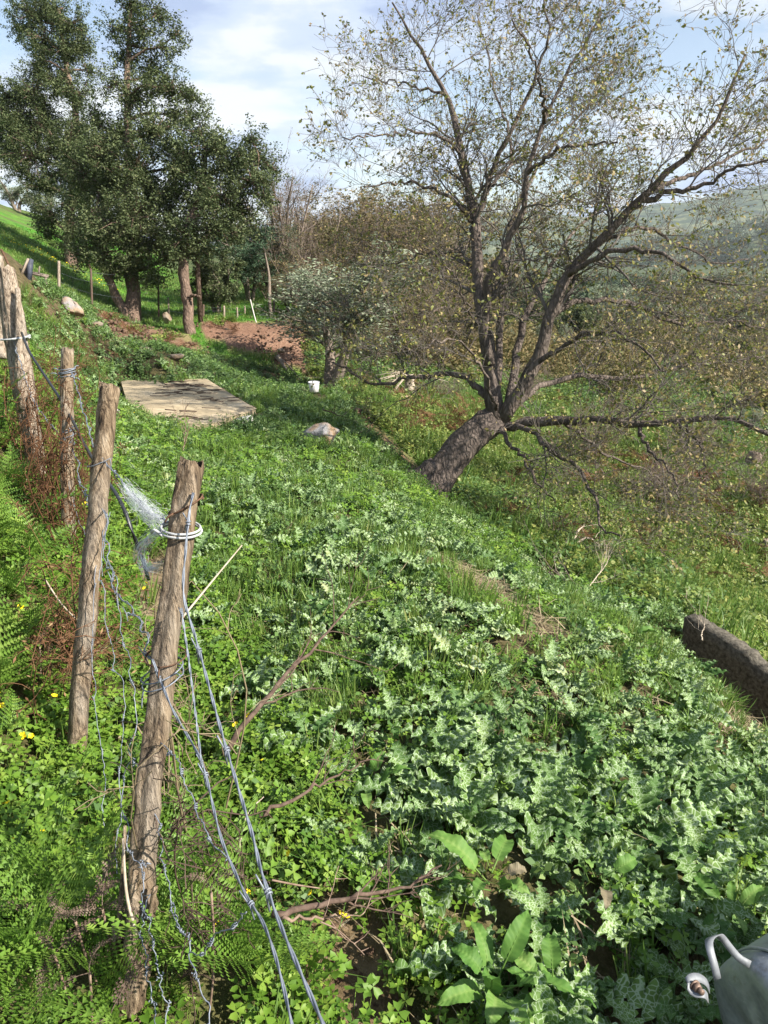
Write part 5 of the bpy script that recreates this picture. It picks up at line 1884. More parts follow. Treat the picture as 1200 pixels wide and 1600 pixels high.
# ------------------------------------------------------------------ galvanised drum at the lower right
def drum():
    ctr = P(1222, 1640, 1.40)
    R = 0.158
    ax = norm(np.array((0.80, 0.42, 0.06)))          # the barrel runs away to the right
    face = -ax
    up = norm(np.array((0, 0, 1.0)) - ax * ax[2])
    sd = np.cross(ax, up)
    t = thing('metal_drum', 'galvanised metal drum lying in the lower right corner with a strap handle', 'drum', ctr)
    prof = [(0.0, -0.018), (0.35, -0.017), (0.70, -0.013), (0.88, -0.006), (0.955, 0.004), (0.985, 0.016), (1.0, 0.034), (1.0, 0.10), (1.0, 0.30), (1.0, 0.55), (0.94, 0.56), (0.0, 0.56)]
    n = 56
    a = np.arange(n) * 2 * PI / n
    V = []
    for r, z in prof:
        r = max(r, 0.01) * R
        for k in a:
            dn = 0.0035 * math.sin(3 * k + 9 * z + r * 40) + 0.003 * math.sin(7 * k - 20 * z)
            V.append(ax * (z + dn * (r < 0.9 * R)) + up * (r + dn) * math.cos(k) + sd * (r + dn) * math.sin(k))
    idx = np.arange(len(prof) * n).reshape(len(prof), n)
    q = np.stack([idx[:-1], np.roll(idx[:-1], -1, 1), np.roll(idx[1:], -1, 1), idx[1:]], -1).reshape(-1, 4)
    me = make_mesh('barrel', V, [q], M['galv'], smooth=True)
    link('barrel', me, t)

    b = Buf()
    k = np.linspace(0, 2 * PI, 61)
    for z, rr in ((0.05, 1.012), (0.52, 1.015)):
        p = ax * z + (up * np.cos(k)[:, None] + sd * np.sin(k)[:, None]) * R * rr
        v, q, tr, uv = tubes(p[None], np.full((1, 61), 0.0032), 6)
        b.add(v, q)
    link('seam', b.mesh('seam', M['galv'], True), t)

    def strap(name, pts, w, th, mat, wdir):
        c = resample(np.array(pts), 26)
        T = norm(np.gradient(c, axis=0))
        Wv = norm(wdir - T * (T @ wdir)[:, None])
        Nn = np.cross(T, Wv)
        Vv = np.stack([c + Wv * w / 2 + Nn * th / 2, c - Wv * w / 2 + Nn * th / 2, c - Wv * w / 2 - Nn * th / 2, c + Wv * w / 2 - Nn * th / 2], 1).reshape(-1, 3)
        k = np.arange(25)[:, None] * 4
        s = np.arange(4)[None]
        qq = np.stack([k + s, k + (s + 1) % 4, k + 4 + (s + 1) % 4, k + 4 + s], -1).reshape(-1, 4)
        qq = np.concatenate([qq, [[3, 2, 1, 0], [100, 101, 102, 103]]])
        return link(name, make_mesh(name, Vv, [qq], M[mat], smooth=False), t)
    L = lambda *p: [P(*k) - ctr for k in p]
    strap('handle', L((1121, 1530, 1.33), (1116, 1508, 1.33), (1110, 1487, 1.34), (1108, 1470, 1.36), (1116, 1463, 1.39), (1126, 1463, 1.42), (1140, 1480, 1.43), (1155, 1497, 1.43), (1172, 1507, 1.43)), 0.014, 0.002, 'strap', ax * 0.8 + np.array((0.3, -0.2, 0)))
    br = strap('bracket', L((1106, 1560, 1.30), (1100, 1553, 1.28), (1086, 1552, 1.28), (1078, 1546, 1.285), (1075, 1536, 1.29), (1081, 1529, 1.30), (1092, 1528, 1.31), (1103, 1535, 1.32), (1108, 1546, 1.33)), 0.015, 0.002, 'strap', np.array((0.3, 0.9, 0.1)))
    b = Buf()
    c = P(1089, 1544, 1.285) - ctr
    d = norm(np.array((0.35, -0.85, 0.25)))
    for r, l0, l1, sd_ in ((0.0085, -0.004, 0.004, 6), (0.005, 0.004, 0.013, 10), (0.011, -0.006, -0.004, 14)):
        v, q, tr, uv = tubes(np.array([[c + d * l0, c + d * l1]]), np.array([[r, r]]), sd_)
        b.add(v, q, tr)
    link('bolt', b.mesh('bolt', M['bolt']), br)
    for k in np.linspace(-0.1, 0.5, 6):
        q = ctr + ax * k
        KEEP_OUT.append((q[0], q[1], 0.15))


drum()
# ------------------------------------------------------------------ far fence, planks and other odds along the meadow
def stick(name, label, cat, pts, rad, mat, sides=7, group=None, jitter=0.0, seed=0, k=None):
    w = np.array([P(*p) if len(p) == 3 else p for p in pts])
    rng = np.random.default_rng(seed)
    w[1:-1] += rng.normal(size=w[1:-1].shape) * jitter
    o = link(name, tube_mesh(name, w - w[0], rad, M[mat], sides, k), None, w[0])
    return tag(o, label, cat, group)


def field_fence():
    f = thing('field_fence', 'thin stake and wire fence along the shaded foot of the far meadow', 'fence', on_ground(91, 455, 22.0))
    o = np.array(f.location)
    tops = []
    for i, (u, v0, v1, d, wpx, mat, lean) in enumerate([(91, 456, 408, 22, 5, 'pale_wood', 1), (142, 472, 420, 23, 4, 'dark_stem', 0), (247, 492, 425, 26.5, 3, 'dark_stem', 0), (263, 492, 465, 26.5, 3, 'pale_wood', 0), (317, 500, 476, 26, 4, 'dark_stem', 1),
                                                        (350, 502, 478, 26, 4, 'pale_wood', 0), (371, 503, 480, 26, 3, 'pale_wood', -1), (383, 500, 478, 27, 3, 'pale_wood', -1), (428, 500, 470, 27, 4, 'grey_bark', 0)]):
        p = on_ground(u, v0, d)
        top = P(u + lean, v1, depth_of(p))
        r = wpx * 0.5 * d / F_PX
        me = tube_mesh('post', [(0, 0, -0.15), (top - p) * 0.5 + (0.01, 0, 0), top - p], [r, r * 0.9, r * 0.85], M[mat], 7)
        link('post', me, f, p - o)
        tops.append((p, top))
    b = Buf()
    for h in (0.35, 0.65, 0.9):
        for (p, tp), (p2, t2) in zip(tops[:-1], tops[1:]):
            a, c = p + (tp - p) * h, p2 + (t2 - p2) * h
            add_tube(b, [a - o, (a + c) / 2 - o - (0, 0, 0.04), c - o], 0.003, 3, 5)
    link('wire', b.mesh('wire', M['wire']), f)


field_fence()
p = gp(397, 505)
stick('stake', 'white stake leaning to the left on top of the dirt bank', 'stake', [(402, 509, depth_of(p)), (398, 496, depth_of(p)), (391, 468, depth_of(p) + .1)], 0.022, 'white_block')
stick('dead_sapling', 'bare pale stem standing on the right end of the dirt bank', 'stem', [(424, 512, 26.3), (423, 490, 26.3), (421, 465, 26.4), (419, 430, 26.5), (414, 395, 26.6)], [0.075, 0.065, 0.06, 0.045, 0.02], 'grey_bark', jitter=0.02)


def board(name, label, cat, p0, p1, w, th, mat):
    a, c = P(*p0), P(*p1)
    ax = norm(c - a)
    L = float(np.linalg.norm(c - a))
    b = Buf()
    add_box(b, (0, 0, L / 2), (w, th, L))
    o = link(name, b.mesh(name, M[mat]), None, a)
    o.rotation_mode = 'QUATERNION'
    o.rotation_quaternion = Vector(ax).to_track_quat('Z', 'Y')
    return tag(o, label, cat)


board('plank', 'pale plank leaning against a dark bundle at the crest of the slope', 'plank', (30, 436, 12.6), (44, 404, 12.6), 0.075, 0.03, 'pale_wood')
board('bundle', 'dark folded sheet standing upright behind the leaning plank', 'bundle', (44, 438, 12.7), (47, 405, 12.7), 0.09, 0.07, 'tarp')
board('plank', 'short upright grey board beside the dark bundle', 'plank', (39, 440, 12.8), (40, 414, 12.8), 0.05, 0.025, 'pale_wood')


def trestle():
    a = P(48, 432, 13.2)
    t = thing('trestle', 'low rickety wooden frame right of the leaning plank on the crest', 'trestle', a)
    b = Buf()
    for p0, p1 in (((46, 427, 13.2), (75, 433, 13.2)), ((47, 425, 13.5), (76, 431, 13.5))):
        add_tube(b, [P(*p0) - a, P(*p1) - a], 0.02, 6, 4)
    link('rail', b.mesh('rail', M['grey_bark']), t)
    for p0, p1 in (((66, 450, 13.2), (73, 432, 13.2)), ((74, 452, 13.3), (70, 430, 13.4)), ((50, 446, 13.2), (49, 427, 13.2)), ((60, 430, 13.3), (62, 416, 13.3))):
        link('leg', tube_mesh('leg', [P(*p0) - a, P(*p1) - a], 0.014, M['grey_bark'], 6, 3), t)


trestle()
stick('fallen_post', 'pale broken post lying down the face of the dirt bank', 'post', [(434, 558, 23.0), (440, 566, 22.8), (448, 578, 22.6), (459, 589, 22.4)], [0.09, 0.05, 0.045, 0.03], 'pale_wood')
stick('dead_branch', 'weathered stick lying beside the pale broken post on the dirt bank', 'branch', [(441, 562, 22.8), (452, 573, 22.5), (464, 588, 22.2), (470, 592, 22.1)], 0.022, 'grey_bark', jitter=0.03, seed=4)
stick('dead_branch', 'crooked tangle of grey roots at the top of the dirt bank', 'branch', [(420, 512, 25.4), (427, 518, 25.2), (431, 528, 25), (436, 536, 24.8), (434, 544, 24.6)], [0.10, 0.09, 0.07, 0.05, 0.03], 'grey_bark', jitter=0.06, seed=5)


# ------------------------------------------------------------------ dead branches and stumps on the slope
def branchy(name, label, cat, pts, r0, mat, seed, n1=8, l1=(0.1, 0.4), n2=4, group=None, up=0.05, r1=0.25, zoff=0.0):
    rng = np.random.default_rng(seed)
    w = resample(np.array([P(*p) if len(p) == 3 else p for p in pts]), 20)
    w[1:-1] += rng.normal(size=(18, 3)) * 0.004
    org = w[0].copy()
    S = (w - org)[None]
    R = np.linspace(r0, r0 * r1, 20)[None]
    P1, R1 = spawn(rng, S, R, n1, 0.25, 1.0, l1, (0.3, 0.9), up, 7, 0.15, 0.55)
    P2, R2 = spawn(rng, P1, R1, n2, 0.2, 1.0, (l1[0] * 0.3, l1[1] * 0.4), (0.4, 1.0), up, 4, 0.2, 0.6)
    b = Buf()
    v, q, t, uv = tubes(S, R, 8)
    b.add(v, q, t, uv=uv)
    tubes_buf(b, P1, np.maximum(R1, 0.0009), 5)
    tubes_buf(b, P2, np.maximum(R2, 0.0007), 3)
    o = link(name, b.mesh(name, M[mat], True), None, org)
    return tag(o, label, cat, group)


branchy('dead_branch', 'dark thorny dead branch rising across the middle field right of the fence', 'branch', [(350, 1180, 2.3), (385, 1130, 2.35), (430, 1075, 2.45), (490, 1010, 2.6), (560, 932, 2.8)], 0.010, 'dark_stem', 1, 9, (0.12, 0.5), 4)
branchy('dead_branch', 'thin dark branch below the big thorny branch pointing right', 'branch', [(405, 1275, 1.95), (450, 1255, 2.0), (510, 1220, 2.1), (585, 1186, 2.2)], 0.006, 'dark_stem', 2, 6, (0.08, 0.28), 3)
branchy('dead_branch', 'dark twiggy branch lying over the thistles near the bare soil', 'branch', [(425, 1428, 1.62), (500, 1412, 1.66), (580, 1398, 1.72), (640, 1385, 1.76), (690, 1352, 1.8)], 0.008, 'dark_stem', 3, 8, (0.08, 0.26), 4)
branchy('dead_branch', 'straight brown twig just under the dark branch above the bare soil', 'branch', [(440, 1436, 1.58), (505, 1432, 1.6), (567, 1428, 1.62)], 0.004, 'dry_stem', 4, 4, (0.05, 0.18), 2)
branchy('dead_branch', 'grey leafless bough lying on the slope left of the concrete wall', 'branch', [(915, 938, 6.1), (905, 915, 6.4), (880, 905, 6.6), (868, 885, 6.8), (866, 868, 6.9)], 0.012, 'grey_bark', 5, 9, (0.3, 0.9), 5, up=0.12)
branchy('dead_branch', 'fan of pale bare twigs on the dark slope above the concrete wall', 'branch', [(905, 935, 6.3), (930, 905, 6.5), (945, 885, 6.7), (952, 868, 6.8)], 0.007, 'pale_stem', 6, 8, (0.2, 0.7), 5, up=0.1)
branchy('dead_branch', 'pale stick lying in the bright grass right of the stump', 'branch', [(985, 882, 9.9), (1010, 890, 9.8), (1035, 903, 9.6)], 0.018, 'pale_stem', 7, 3, (0.1, 0.3), 2, up=0.02)
branchy('dead_branch', 'forked pale twig leaning on the face of the concrete wall', 'branch', [(1098, 1000, 5.3), (1096, 990, 5.35), (1100, 978, 5.4), (1092, 965, 5.5)], 0.005, 'pale_stem', 8, 5, (0.1, 0.4), 2)
branchy('dead_branch', 'thin dark branch on the crest right of the boulder', 'branch', [(505, 640, 11.5), (520, 645, 11.3), (535, 650, 11), (545, 640, 11)], 0.012, 'dark_stem', 9, 4, (0.1, 0.3), 2)
branchy('dead_branch', 'dark rotten stick in the thistles near the right edge', 'branch', [(1018, 1162, 3.3), (1045, 1185, 3.2), (1075, 1205, 3.1)], 0.011, 'dark_stem', 10, 3, (0.05, 0.15), 1)
branchy('dead_branch', 'dry grey twig bush in front of the slab by the nearest post', 'branch', [(285, 712, 6.9), (288, 690, 7.0), (290, 660, 7.0), (286, 640, 7.0)], 0.006, 'dry_stem', 11, 9, (0.15, 0.4), 4, up=0.2)


def stump(label, u, v, d, hpx, r, seed, spikes, mat='grey_bark'):
    rng = np.random.default_rng(seed)
    p = on_ground(u, v, d)
    dd = depth_of(p)
    h = hpx * dd / F_PX
    t = thing('tree_stump', label, 'stump', p)
    c = resample(np.array([(0, 0, -0.2), (0.02, 0, h * 0.5), (0.05, 0.02, h)]), 12)
    rr = r * np.linspace(1.25, 0.8, 12)
    v, q, tr, uv = tubes(c[None], rr[None], 14, True, 1 + 0.16 * rng.normal(size=(1, 12, 14)))
    b = Buf()
    b.add(v, q, tr, uv=uv)
    link('trunk', b.mesh('trunk', M[mat]), t)
    S = []
    for _ in range(spikes):
        a = rng.uniform(0, 6.28)
        dr = np.array((math.cos(a), math.sin(a), rng.uniform(-0.5, 0.4)))
        S.append(resample(np.array([(0.02, 0, h * 0.9), np.array((0.02, 0, h * 0.9)) + dr * 0.25 + (0, 0, .05), np.array((0, 0, h * 0.9)) + dr * rng.uniform(0.5, 1.0) + (0, 0, -0.12)]), 8))
    if S:
        S = np.array(S)
        R = np.broadcast_to(np.linspace(0.02, 0.005, 8), (len(S), 8))
        P1, R1 = spawn(rng, S, R, 5, 0.2, 1, (0.15, 0.5), (0.3, 1.0), -0.15, 6, 0.2, 0.6)
        b = Buf()
        tubes_buf(b, S, R, 5)
        tubes_buf(b, P1, np.maximum(R1, 0.003), 3)
        link('twigs', b.mesh('twigs', M['pale_stem']), t)['kind'] = 'stuff'
    KEEP_OUT.append((p[0], p[1], r))


stump('dead grey stump with drooping bleached twigs left of the leaning oak', 638, 628, 17.0, 38, 0.11, 3, 12, 'pale_stem')
stump('rotten pale stump sticking out of the dark greenery below the oak', 890, 852, 8.6, 20, 0.11, 4, 5, 'pale_stem')
stump('grey broken olive trunk far down the right hand slope', 1172, 735, 17.5, 32, 0.16, 6, 0)

# ------------------------------------------------------------------ dead stems tangled round the fence posts
def dry_tangle(label, u0, u1, v0, v1, d, n, seed, mat, group=None, hang=0.0, ln=(0.25, 0.9), cat='dead stems', name='dead_bracken', leafs=0.018):
    rng = np.random.default_rng(seed)
    org = on_ground((u0 + u1) / 2, v1, d)
    b = Buf()
    S, R = [], []
    for i in range(n):
        u = rng.uniform(u0, u1)
        dd = d + rng.normal(0, 0.18)
        p = P(u, 800, dd)
        p[2] = float(H(p[0], p[1]))
        top = P(u + rng.normal(0, 26), rng.uniform(v0, v1), dd + rng.normal(0, 0.12))
        if rng.random() < 0.4:
            p = p + (top - p) * rng.uniform(0.2, 0.6)
        mid = (p + top) / 2 + rng.normal(size=3) * 0.06
        S.append(resample(np.array([p, mid, top, top + rng.normal(size=3) * 0.09 - np.array((0, 0, 0.05))]), 9))
        r = rng.uniform(0.0016, 0.0042)
        R.append(np.linspace(r, r * 0.5, 9))
    S, R = np.array(S) - org, np.array(R)
    P1, R1 = spawn(rng, S, R, 5, 0.25, 1.0, (0.05, 0.26), (0.4, 1.2), -0.1, 6, 0.3, 0.6)
    P2, R2 = spawn(rng, P1, R1, 4, 0.2, 1.0, (0.02, 0.07), (0.5, 1.3), -0.1, 3, 0.3, 0.7)
    tubes_buf(b, S, R, 4, rnd=0.3)
    tubes_buf(b, P1, np.maximum(R1, 0.001), 3, rnd=0.5)
    tubes_buf(b, P2, np.maximum(R2, 0.0012), 3, rnd=0.2)
    C = P2[:, -1]
    v, q, rn = leaf_cards(rng, C, leafs, 0.1, 0.3)
    b.add(v, q, rnd=rn)
    o = link(name, b.mesh(name, M[mat]), None, org)
    return tag(o, label, cat, group)


dry_tangle('brown tangle of dead stems round the foot of the grey wired post', 62, 128, 600, 860, 3.5, 46, 1, 'dead_red')
dry_tangle('rusty brown dead stems between the bleached post and the grey post', 40, 95, 560, 760, 4.0, 30, 2, 'dead_red')
dry_tangle('dense dead bracken left of the second pale post', 72, 132, 860, 1090, 2.65, 46, 3, 'dead_red')
dry_tangle('dead stems behind the thick bleached post at the left edge', -10, 40, 560, 740, 4.7, 22, 4, 'dead_red')
dry_tangle('russet dry stems at the crest above the wired post', 60, 130, 500, 640, 6.0, 26, 5, 'dead_red')
dry_tangle('pale thin dry stalks between the two nearest posts', 205, 300, 900, 1160, 1.95, 9, 6, 'straw', leafs=0.008)
dry_tangle('pale dry stalks standing in the ferns right of the nearest post', 280, 360, 1230, 1480, 1.5, 9, 7, 'dead_fern', leafs=0.009)


def stalk(label, pts, r, mat, grp=None):
    return stick('dry_stalk', label, 'stalk', pts, [r, r * 0.9, r * 0.6], mat, 6, grp, 0.004, 1, 18)


stalk('long pale dry stalk slanting up to the right behind the nearest post', [(285, 965, 1.75), (330, 910, 1.85), (378, 852, 1.95)], 0.0028, 'pale_stem')
stalk('pale stick leaning on the left side of the nearest post', [(214, 1462, 1.44), (196, 1400, 1.45), (192, 1310, 1.47)], 0.0035, 'pale_stem')
stalk('pale stalk crossing the grey-green leaves right of the two wires', [(372, 1330, 1.75), (385, 1275, 1.8), (412, 1245, 1.85)], 0.0022, 'pale_stem')
stalk('thin tan stalk slanting left of the second post', [(70, 905, 2.5), (95, 945, 2.45), (124, 972, 2.4)], 0.003, 'pale_stem')
stalk('thin curved tan stalk lying across the soil hole', [(425, 1375, 1.55), (460, 1385, 1.58), (500, 1388, 1.62)], 0.0022, 'dry_stem')
stalk('thin pale stalk lying near the bare soil beside the yellow flower', [(500, 1440, 1.58), (525, 1455, 1.58), (548, 1470, 1.58)], 0.002, 'dry_stem')

# ------------------------------------------------------------------ ferns at the lower left
RF = np.random.default_rng(31)


def fern(label, x, y, n, sc, meshes, name='fern', cat='fern', group=None, z=None, spread=1.0):
    if z is None:
        z = float(H(x, y)) + 0.07
        KEEP_OUT.append((x, y, 0.03 + 0.06 * sc))
    t = thing(name, label, cat, (x, y, z), RF.uniform(0, 6.28), group)
    a = 0
    for i in range(n):
        a += 2 * PI / n + RF.normal(0, 0.25)
        o = link('frond', meshes[int(RF.integers(len(meshes)))], t)
        o.rotation_euler = (RF.normal(0, 0.3), RF.normal(-0.15, 0.22), a)
        s = sc * RF.uniform(0.75, 1.15)
        o.scale = (s, s, s)
    return t


gfern = 'green ferns along the fence'
labels = {0: 'bright green fern at the foot of the nearest post, right side', 1: 'green fern in the lower left corner of the picture'}
FERN_LABELS = ['bushy bright green fern right of the foot of the nearest post', 'small green fern just right of the nearest post above the bushy one', 'green fern under the two barbed wires at the bottom edge',
               'green fern left of the foot of the nearest post', 'large green fern near the lower left corner under the withered brown fronds', 'green fern cut by the lower left corner of the picture',
               'small green fern among the brown fronds left of the nearest post', 'green fern at the bottom edge just left of the nearest post', 'small green fern at the left edge above the corner ferns']
for fi, (u, v, n, sc) in enumerate([(345, 1560, 7, 0.72), (300, 1470, 5, 0.55), (400, 1560, 5, 0.55), (175, 1560, 6, 0.6), (70, 1570, 7, 0.75), (20, 1590, 6, 0.7), (120, 1480, 5, 0.5), (150, 1600, 5, 0.55), (40, 1480, 4, 0.45)]):
    p = gp(u, v)
    fern(FERN_LABELS[fi], p[0], p[1], n, sc * 1.25, FROND, group=gfern)
gf2 = 'bracken on the left side of the fence'
for (u, v, n, sc) in [(10, 1130, 6, 1.0), (40, 1040, 6, 0.95), (15, 960, 6, 1.0), (60, 900, 5, 0.9), (20, 860, 6, 1.1), (5, 790, 6, 1.1), (40, 800, 5, 1.0), (20, 720, 5, 1.1), (190, 1010, 4, 0.5), (215, 1080, 4, 0.5), (-20, 1010, 6, 1.0), (-15, 900, 6, 1.1), (-10, 700, 6, 1.2), (70, 990, 4, 0.7), (15, 1190, 4, 0.6), (-25, 1120, 6, 1.0)]:
    p = gp(u, v)
    fern('leafy green bracken plant on the left side of the wire fence', p[0], p[1], n, sc * 0.82, FROND, 'bracken', 'fern', gf2)
gd = 'withered brown ferns at the lower left'
DEAD_LABELS = ['topmost withered brown fern left of the split foot of the nearest post', 'withered brown fern touching the left side of the nearest post', 'lowest left withered brown fern above the corner ferns', 'withered brown fern with wide curled fronds near the bottom left', 'small withered brown fern highest in the clover left of the nearest post', 'withered brown fern at the bottom edge beside the nearest post', 'withered brown fern hanging in the green bracken left of the second post', 'withered brown fern right of the nearest post']
for di, (u, v, d, n) in enumerate([(118, 1440, 1.50, 3), (160, 1420, 1.52, 3), (85, 1490, 1.46, 3), (140, 1520, 1.45, 2), (60, 1420, 1.6, 2), (170, 1590, 1.42, 2), (62, 1010, 2.55, 3), (330, 1395, 1.5, 2)]):
    p = P(u, v, d)
    z0 = float(H(p[0], p[1]))
    t = fern(DEAD_LABELS[di], p[0], p[1], n, 0.50, DEAD_FROND, 'dead_fern', 'fern', gd, p[2])
    h = p[2] - z0 + 0.03
    if h > 0.03:
        link('stem', tube_mesh('stem', [(0.03, 0.02, -h), (0.01, 0.0, -h * 0.5), (0, 0, 0)], 0.0028, M['dry_stem'], 5, 8), t)

# ------------------------------------------------------------------ broad-leaved dock plants
def dock_geo(rng, L, W, up, curl):
    nr, nc = 41, 9
    t = np.linspace(0, 1, nr)
    s = np.linspace(-1, 1, nc)
    hw = W * np.sin(PI * np.clip(t * 0.9 + 0.1, 0, 1) ** 0.8) ** 0.75
    hw[-1] = W * 0.04
    ang = up - curl * t
    cx = np.concatenate([[0], np.cumsum(np.cos(ang[:-1]) * L / (nr - 1))])
    cz = np.concatenate([[0], np.cumsum(np.sin(ang[:-1]) * L / (nr - 1))])
    V = np.zeros((nr, nc, 3))
    ph = rng.uniform(0, 6.28)
    for i in range(nr):
        rip = 0.16 * W * np.sin(t[i] * 17 + ph + np.sign(s) * 1.1) * np.abs(s) ** 1.5 + 0.045 * W * np.sin((t[i] - 0.13 * np.abs(s)) * 62)
        V[i, :, 0] = cx[i]
        V[i, :, 1] = s * hw[i] * 0.96
        V[i, :, 2] = cz[i] + 0.28 * np.abs(s) * hw[i] + rip
    idx = np.arange(nr * nc).reshape(nr, nc)
    q = np.stack([idx[:-1, :-1], idx[:-1, 1:], idx[1:, 1:], idx[1:, :-1]], -1).reshape(-1, 4)
    rib = V[:, nc // 2] + np.array((0, 0, -0.0015))
    rn = np.tile(np.array([0.35, 0.42, 0.5, 0.55, 1.0, 0.55, 0.5, 0.42, 0.35]), nr) + np.repeat(0.16 * np.sin(t * 62), nc) + rng.normal(0, 0.05, nr * nc)
    return V.reshape(-1, 3), q, rib, rn


DOCK = []
rd = np.random.default_rng(8)
for (L, W, up, cu) in [(0.17, 0.032, 1.2, 1.5), (0.14, 0.036, 1.0, 1.7), (0.19, 0.036, 0.9, 1.3), (0.12, 0.034, 0.7, 1.8)]:
    pair = []
    for mt in ('dock', 'dock_brown'):
        V, q, rib, rn = dock_geo(rd, L, W, up, cu)
        b = Buf()
        b.add(V, q, rnd=rn)
        pet = np.array((-0.05, 0, -0.035))
        b2 = Buf()
        v, qq, tr, uv = tubes(np.concatenate([[pet], rib[:-1]])[None], np.linspace(0.0028, 0.0008, len(rib))[None], 5)
        b.add(v, qq, tr, rnd=0.97)
        pair.append(b.mesh('leaf', M[mt], True))
    DOCK.append(pair)


def dock(label, u, v, n, sc, brown=(), group=None, lift=0.06, seed=0):
    rng = np.random.default_rng(seed)
    p = gp(u, v)
    t = thing('dock_plant', label, 'plant', (p[0], p[1], p[2] + lift), 0, group)
    a = rng.uniform(0, 6.28)
    for i in range(n):
        a += 2.4
        m = DOCK[int(rng.integers(4))][1 if i in brown else 0]
        o = link('leaf', m, t)
        if i in brown:
            o['label'] = 'withered brownish leaf'
        o.rotation_euler = (rng.normal(0, 0.3), rng.normal(0.0, 0.3), a)
        o.location = (0.045 * math.cos(a), 0.045 * math.sin(a), rng.uniform(0.0, 0.05))
        s = 0.64 * sc * rng.uniform(0.65, 1.3)
        o.scale = (s, s, s)
    KEEP_OUT.append((p[0], p[1], 0.05))
    return t


dock('broad-leaved light green dock with one withered brown leaf in the thistles', 765, 1430, 8, 1.0, (3,), None, 0.11, 1)
dock('broad-leaved light green dock at the bottom edge below the other', 775, 1590, 9, 1.05, (), None, 0.08, 2)
dock('light green dock seedling at the bottom right of the thistles', 860, 1600, 6, 0.85, (), None, 0.08, 3)
dock('dock with a round yellowing leaf right of the broad docks', 935, 1430, 4, 0.7, (1,), None, 0.09, 4)
dock('dark green dock in the shade behind the metal drum', 1135, 1470, 6, 0.7, (), None, 0.08, 5)
dock('small dock beside the trampled grass high in the field', 985, 1010, 5, 0.9, (), None, 0.05, 6)
dock('single light green dock left of the thistle patch', 570, 1255, 4, 0.8, (), None, 0.05, 7)

# ------------------------------------------------------------------ milk thistles
RT2 = np.random.default_rng(99)
xs, ys = [], []
x, y = sample(RT2, 120, 0.9, 7.0)
x2, y2 = sample(RT2, 24, 7.0, 27.0)
x, y = np.concatenate([x, x2]), np.concatenate([y, y2])
g = ground_info(x, y)
patch = fbm(x * 1.1, y * 1.1, 3, 51)
dens = np.where(g['lush'], 0.95, np.where(patch > 0.40, 0.75, 0.12))
dens = np.where(g['d'] > 6.5, np.where(patch > 0.42, 0.85, 0.40), dens)
keep = g['field'] & (RT2.random(len(x)) < dens) & (g['straw'] < 0.3) & (g['red'] < 0.4) & ~g['slab'] & clear(x, y)
hole = inpoly(g['uw'] - 22, g['vw'] + 25, R_HOLE) & (g['d'] < 2.2)
keep &= ~hole & ~(inpoly(g['uw'], g['vw'], R_HOLE) & (g['d'] < 2.2))
x, y, z, lush, dd = x[keep], y[keep], g['z'][keep], g['lush'][keep], g['d'][keep]
# keep plants apart
order = np.argsort(dd)
cell, sel = {}, []
for i in order:
    mind = (0.125 if lush[i] else 0.15) if dd[i] < 7 else 0.19
    c = (int(x[i] / 0.25), int(y[i] / 0.25))
    ok = True
    for a in (-1, 0, 1):
        for bb in (-1, 0, 1):
            for j in cell.get((c[0] + a, c[1] + bb), ()):
                if (x[i] - x[j]) ** 2 + (y[i] - y[j]) ** 2 < mind * mind:
                    ok = False
    if ok:
        cell.setdefault(c, []).append(i)
        sel.append(i)
sel = np.array(sel)
uu, vv, _ = project(np.stack([x[sel], y[sel], z[sel] + 0.1], -1))
inview = (uu > -60) & (uu < 1260) & (vv > -20) & (vv < 1720)
near = sel[inview][:300]
rest = np.setdiff1d(sel, near)
N_LEAFY = 80
for n, i in enumerate(near):
    sc = RT2.uniform(0.62, 1.28) * (0.95 if lush[i] else 0.86)
    lab = 'white-veined milk thistle rosette in the dense patch at the lower right' if lush[i] else 'milk thistle rosette growing among the grass of the middle field'
    grp = 'milk thistles in the lower right patch' if lush[i] else 'milk thistles in the middle field'
    if n < N_LEAFY:
        t = thing('milk_thistle', lab, 'thistle', (x[i], y[i], z[i]), RT2.uniform(0, 6.28), grp, sc)
        for k, Mx in rosette_xf(RT2, int(RT2.integers(9, 12))):
            o = link('leaf', TH_LEAF[k], t)
            o.matrix_local = Mx
    else:
        o = link('milk_thistle', TH_PLANT[int(RT2.integers(6))], None, (x[i], y[i], z[i]))
        o.rotation_euler = (RT2.normal(0, .08), RT2.normal(0, .08), RT2.uniform(0, 6.28))
        o.scale = (sc,) * 3
        tag(o, lab, 'thistle', grp)
far_sc = np.where(dd[rest] > 7, RT2.uniform(0.6, 1.1, len(rest)), RT2.uniform(0.6, 0.95, len(rest)))
lay('milk_thistle_cover', RT2, x[rest], y[rest], z[rest], far_sc, TH_PLANT)
print('thistles', len(near), len(rest))

# ------------------------------------------------------------------ ground cover
RG = np.random.default_rng(123)


def cover(name, dens, r0, r1, fn, sc, protos, a0=-0.85, a1=1.0, tilt=0.15, lift=0.0):
    """fn(info, x, y) -> probability of each sampled spot"""
    x, y = sample(RG, dens, r0, r1, a0, a1)
    g = ground_info(x, y)
    k = (RG.random(len(x)) < fn(g, x, y)) & clear(x, y) & ~g['slab'] & (g['u'] > -900) & (g['u'] < 2200) & (g['v'] < 2300)
    x, y, z, d = x[k], y[k], g['z'][k], g['d'][k]
    s = RG.uniform(sc[0], sc[1], len(x))
    print(name, len(x))
    return lay(name, RG, x, y, z + lift, s, protos, tilt)


def hole_f(g):
    return inpoly(g['uw'], g['vw'], R_HOLE) & (g['d'] < 2.2)


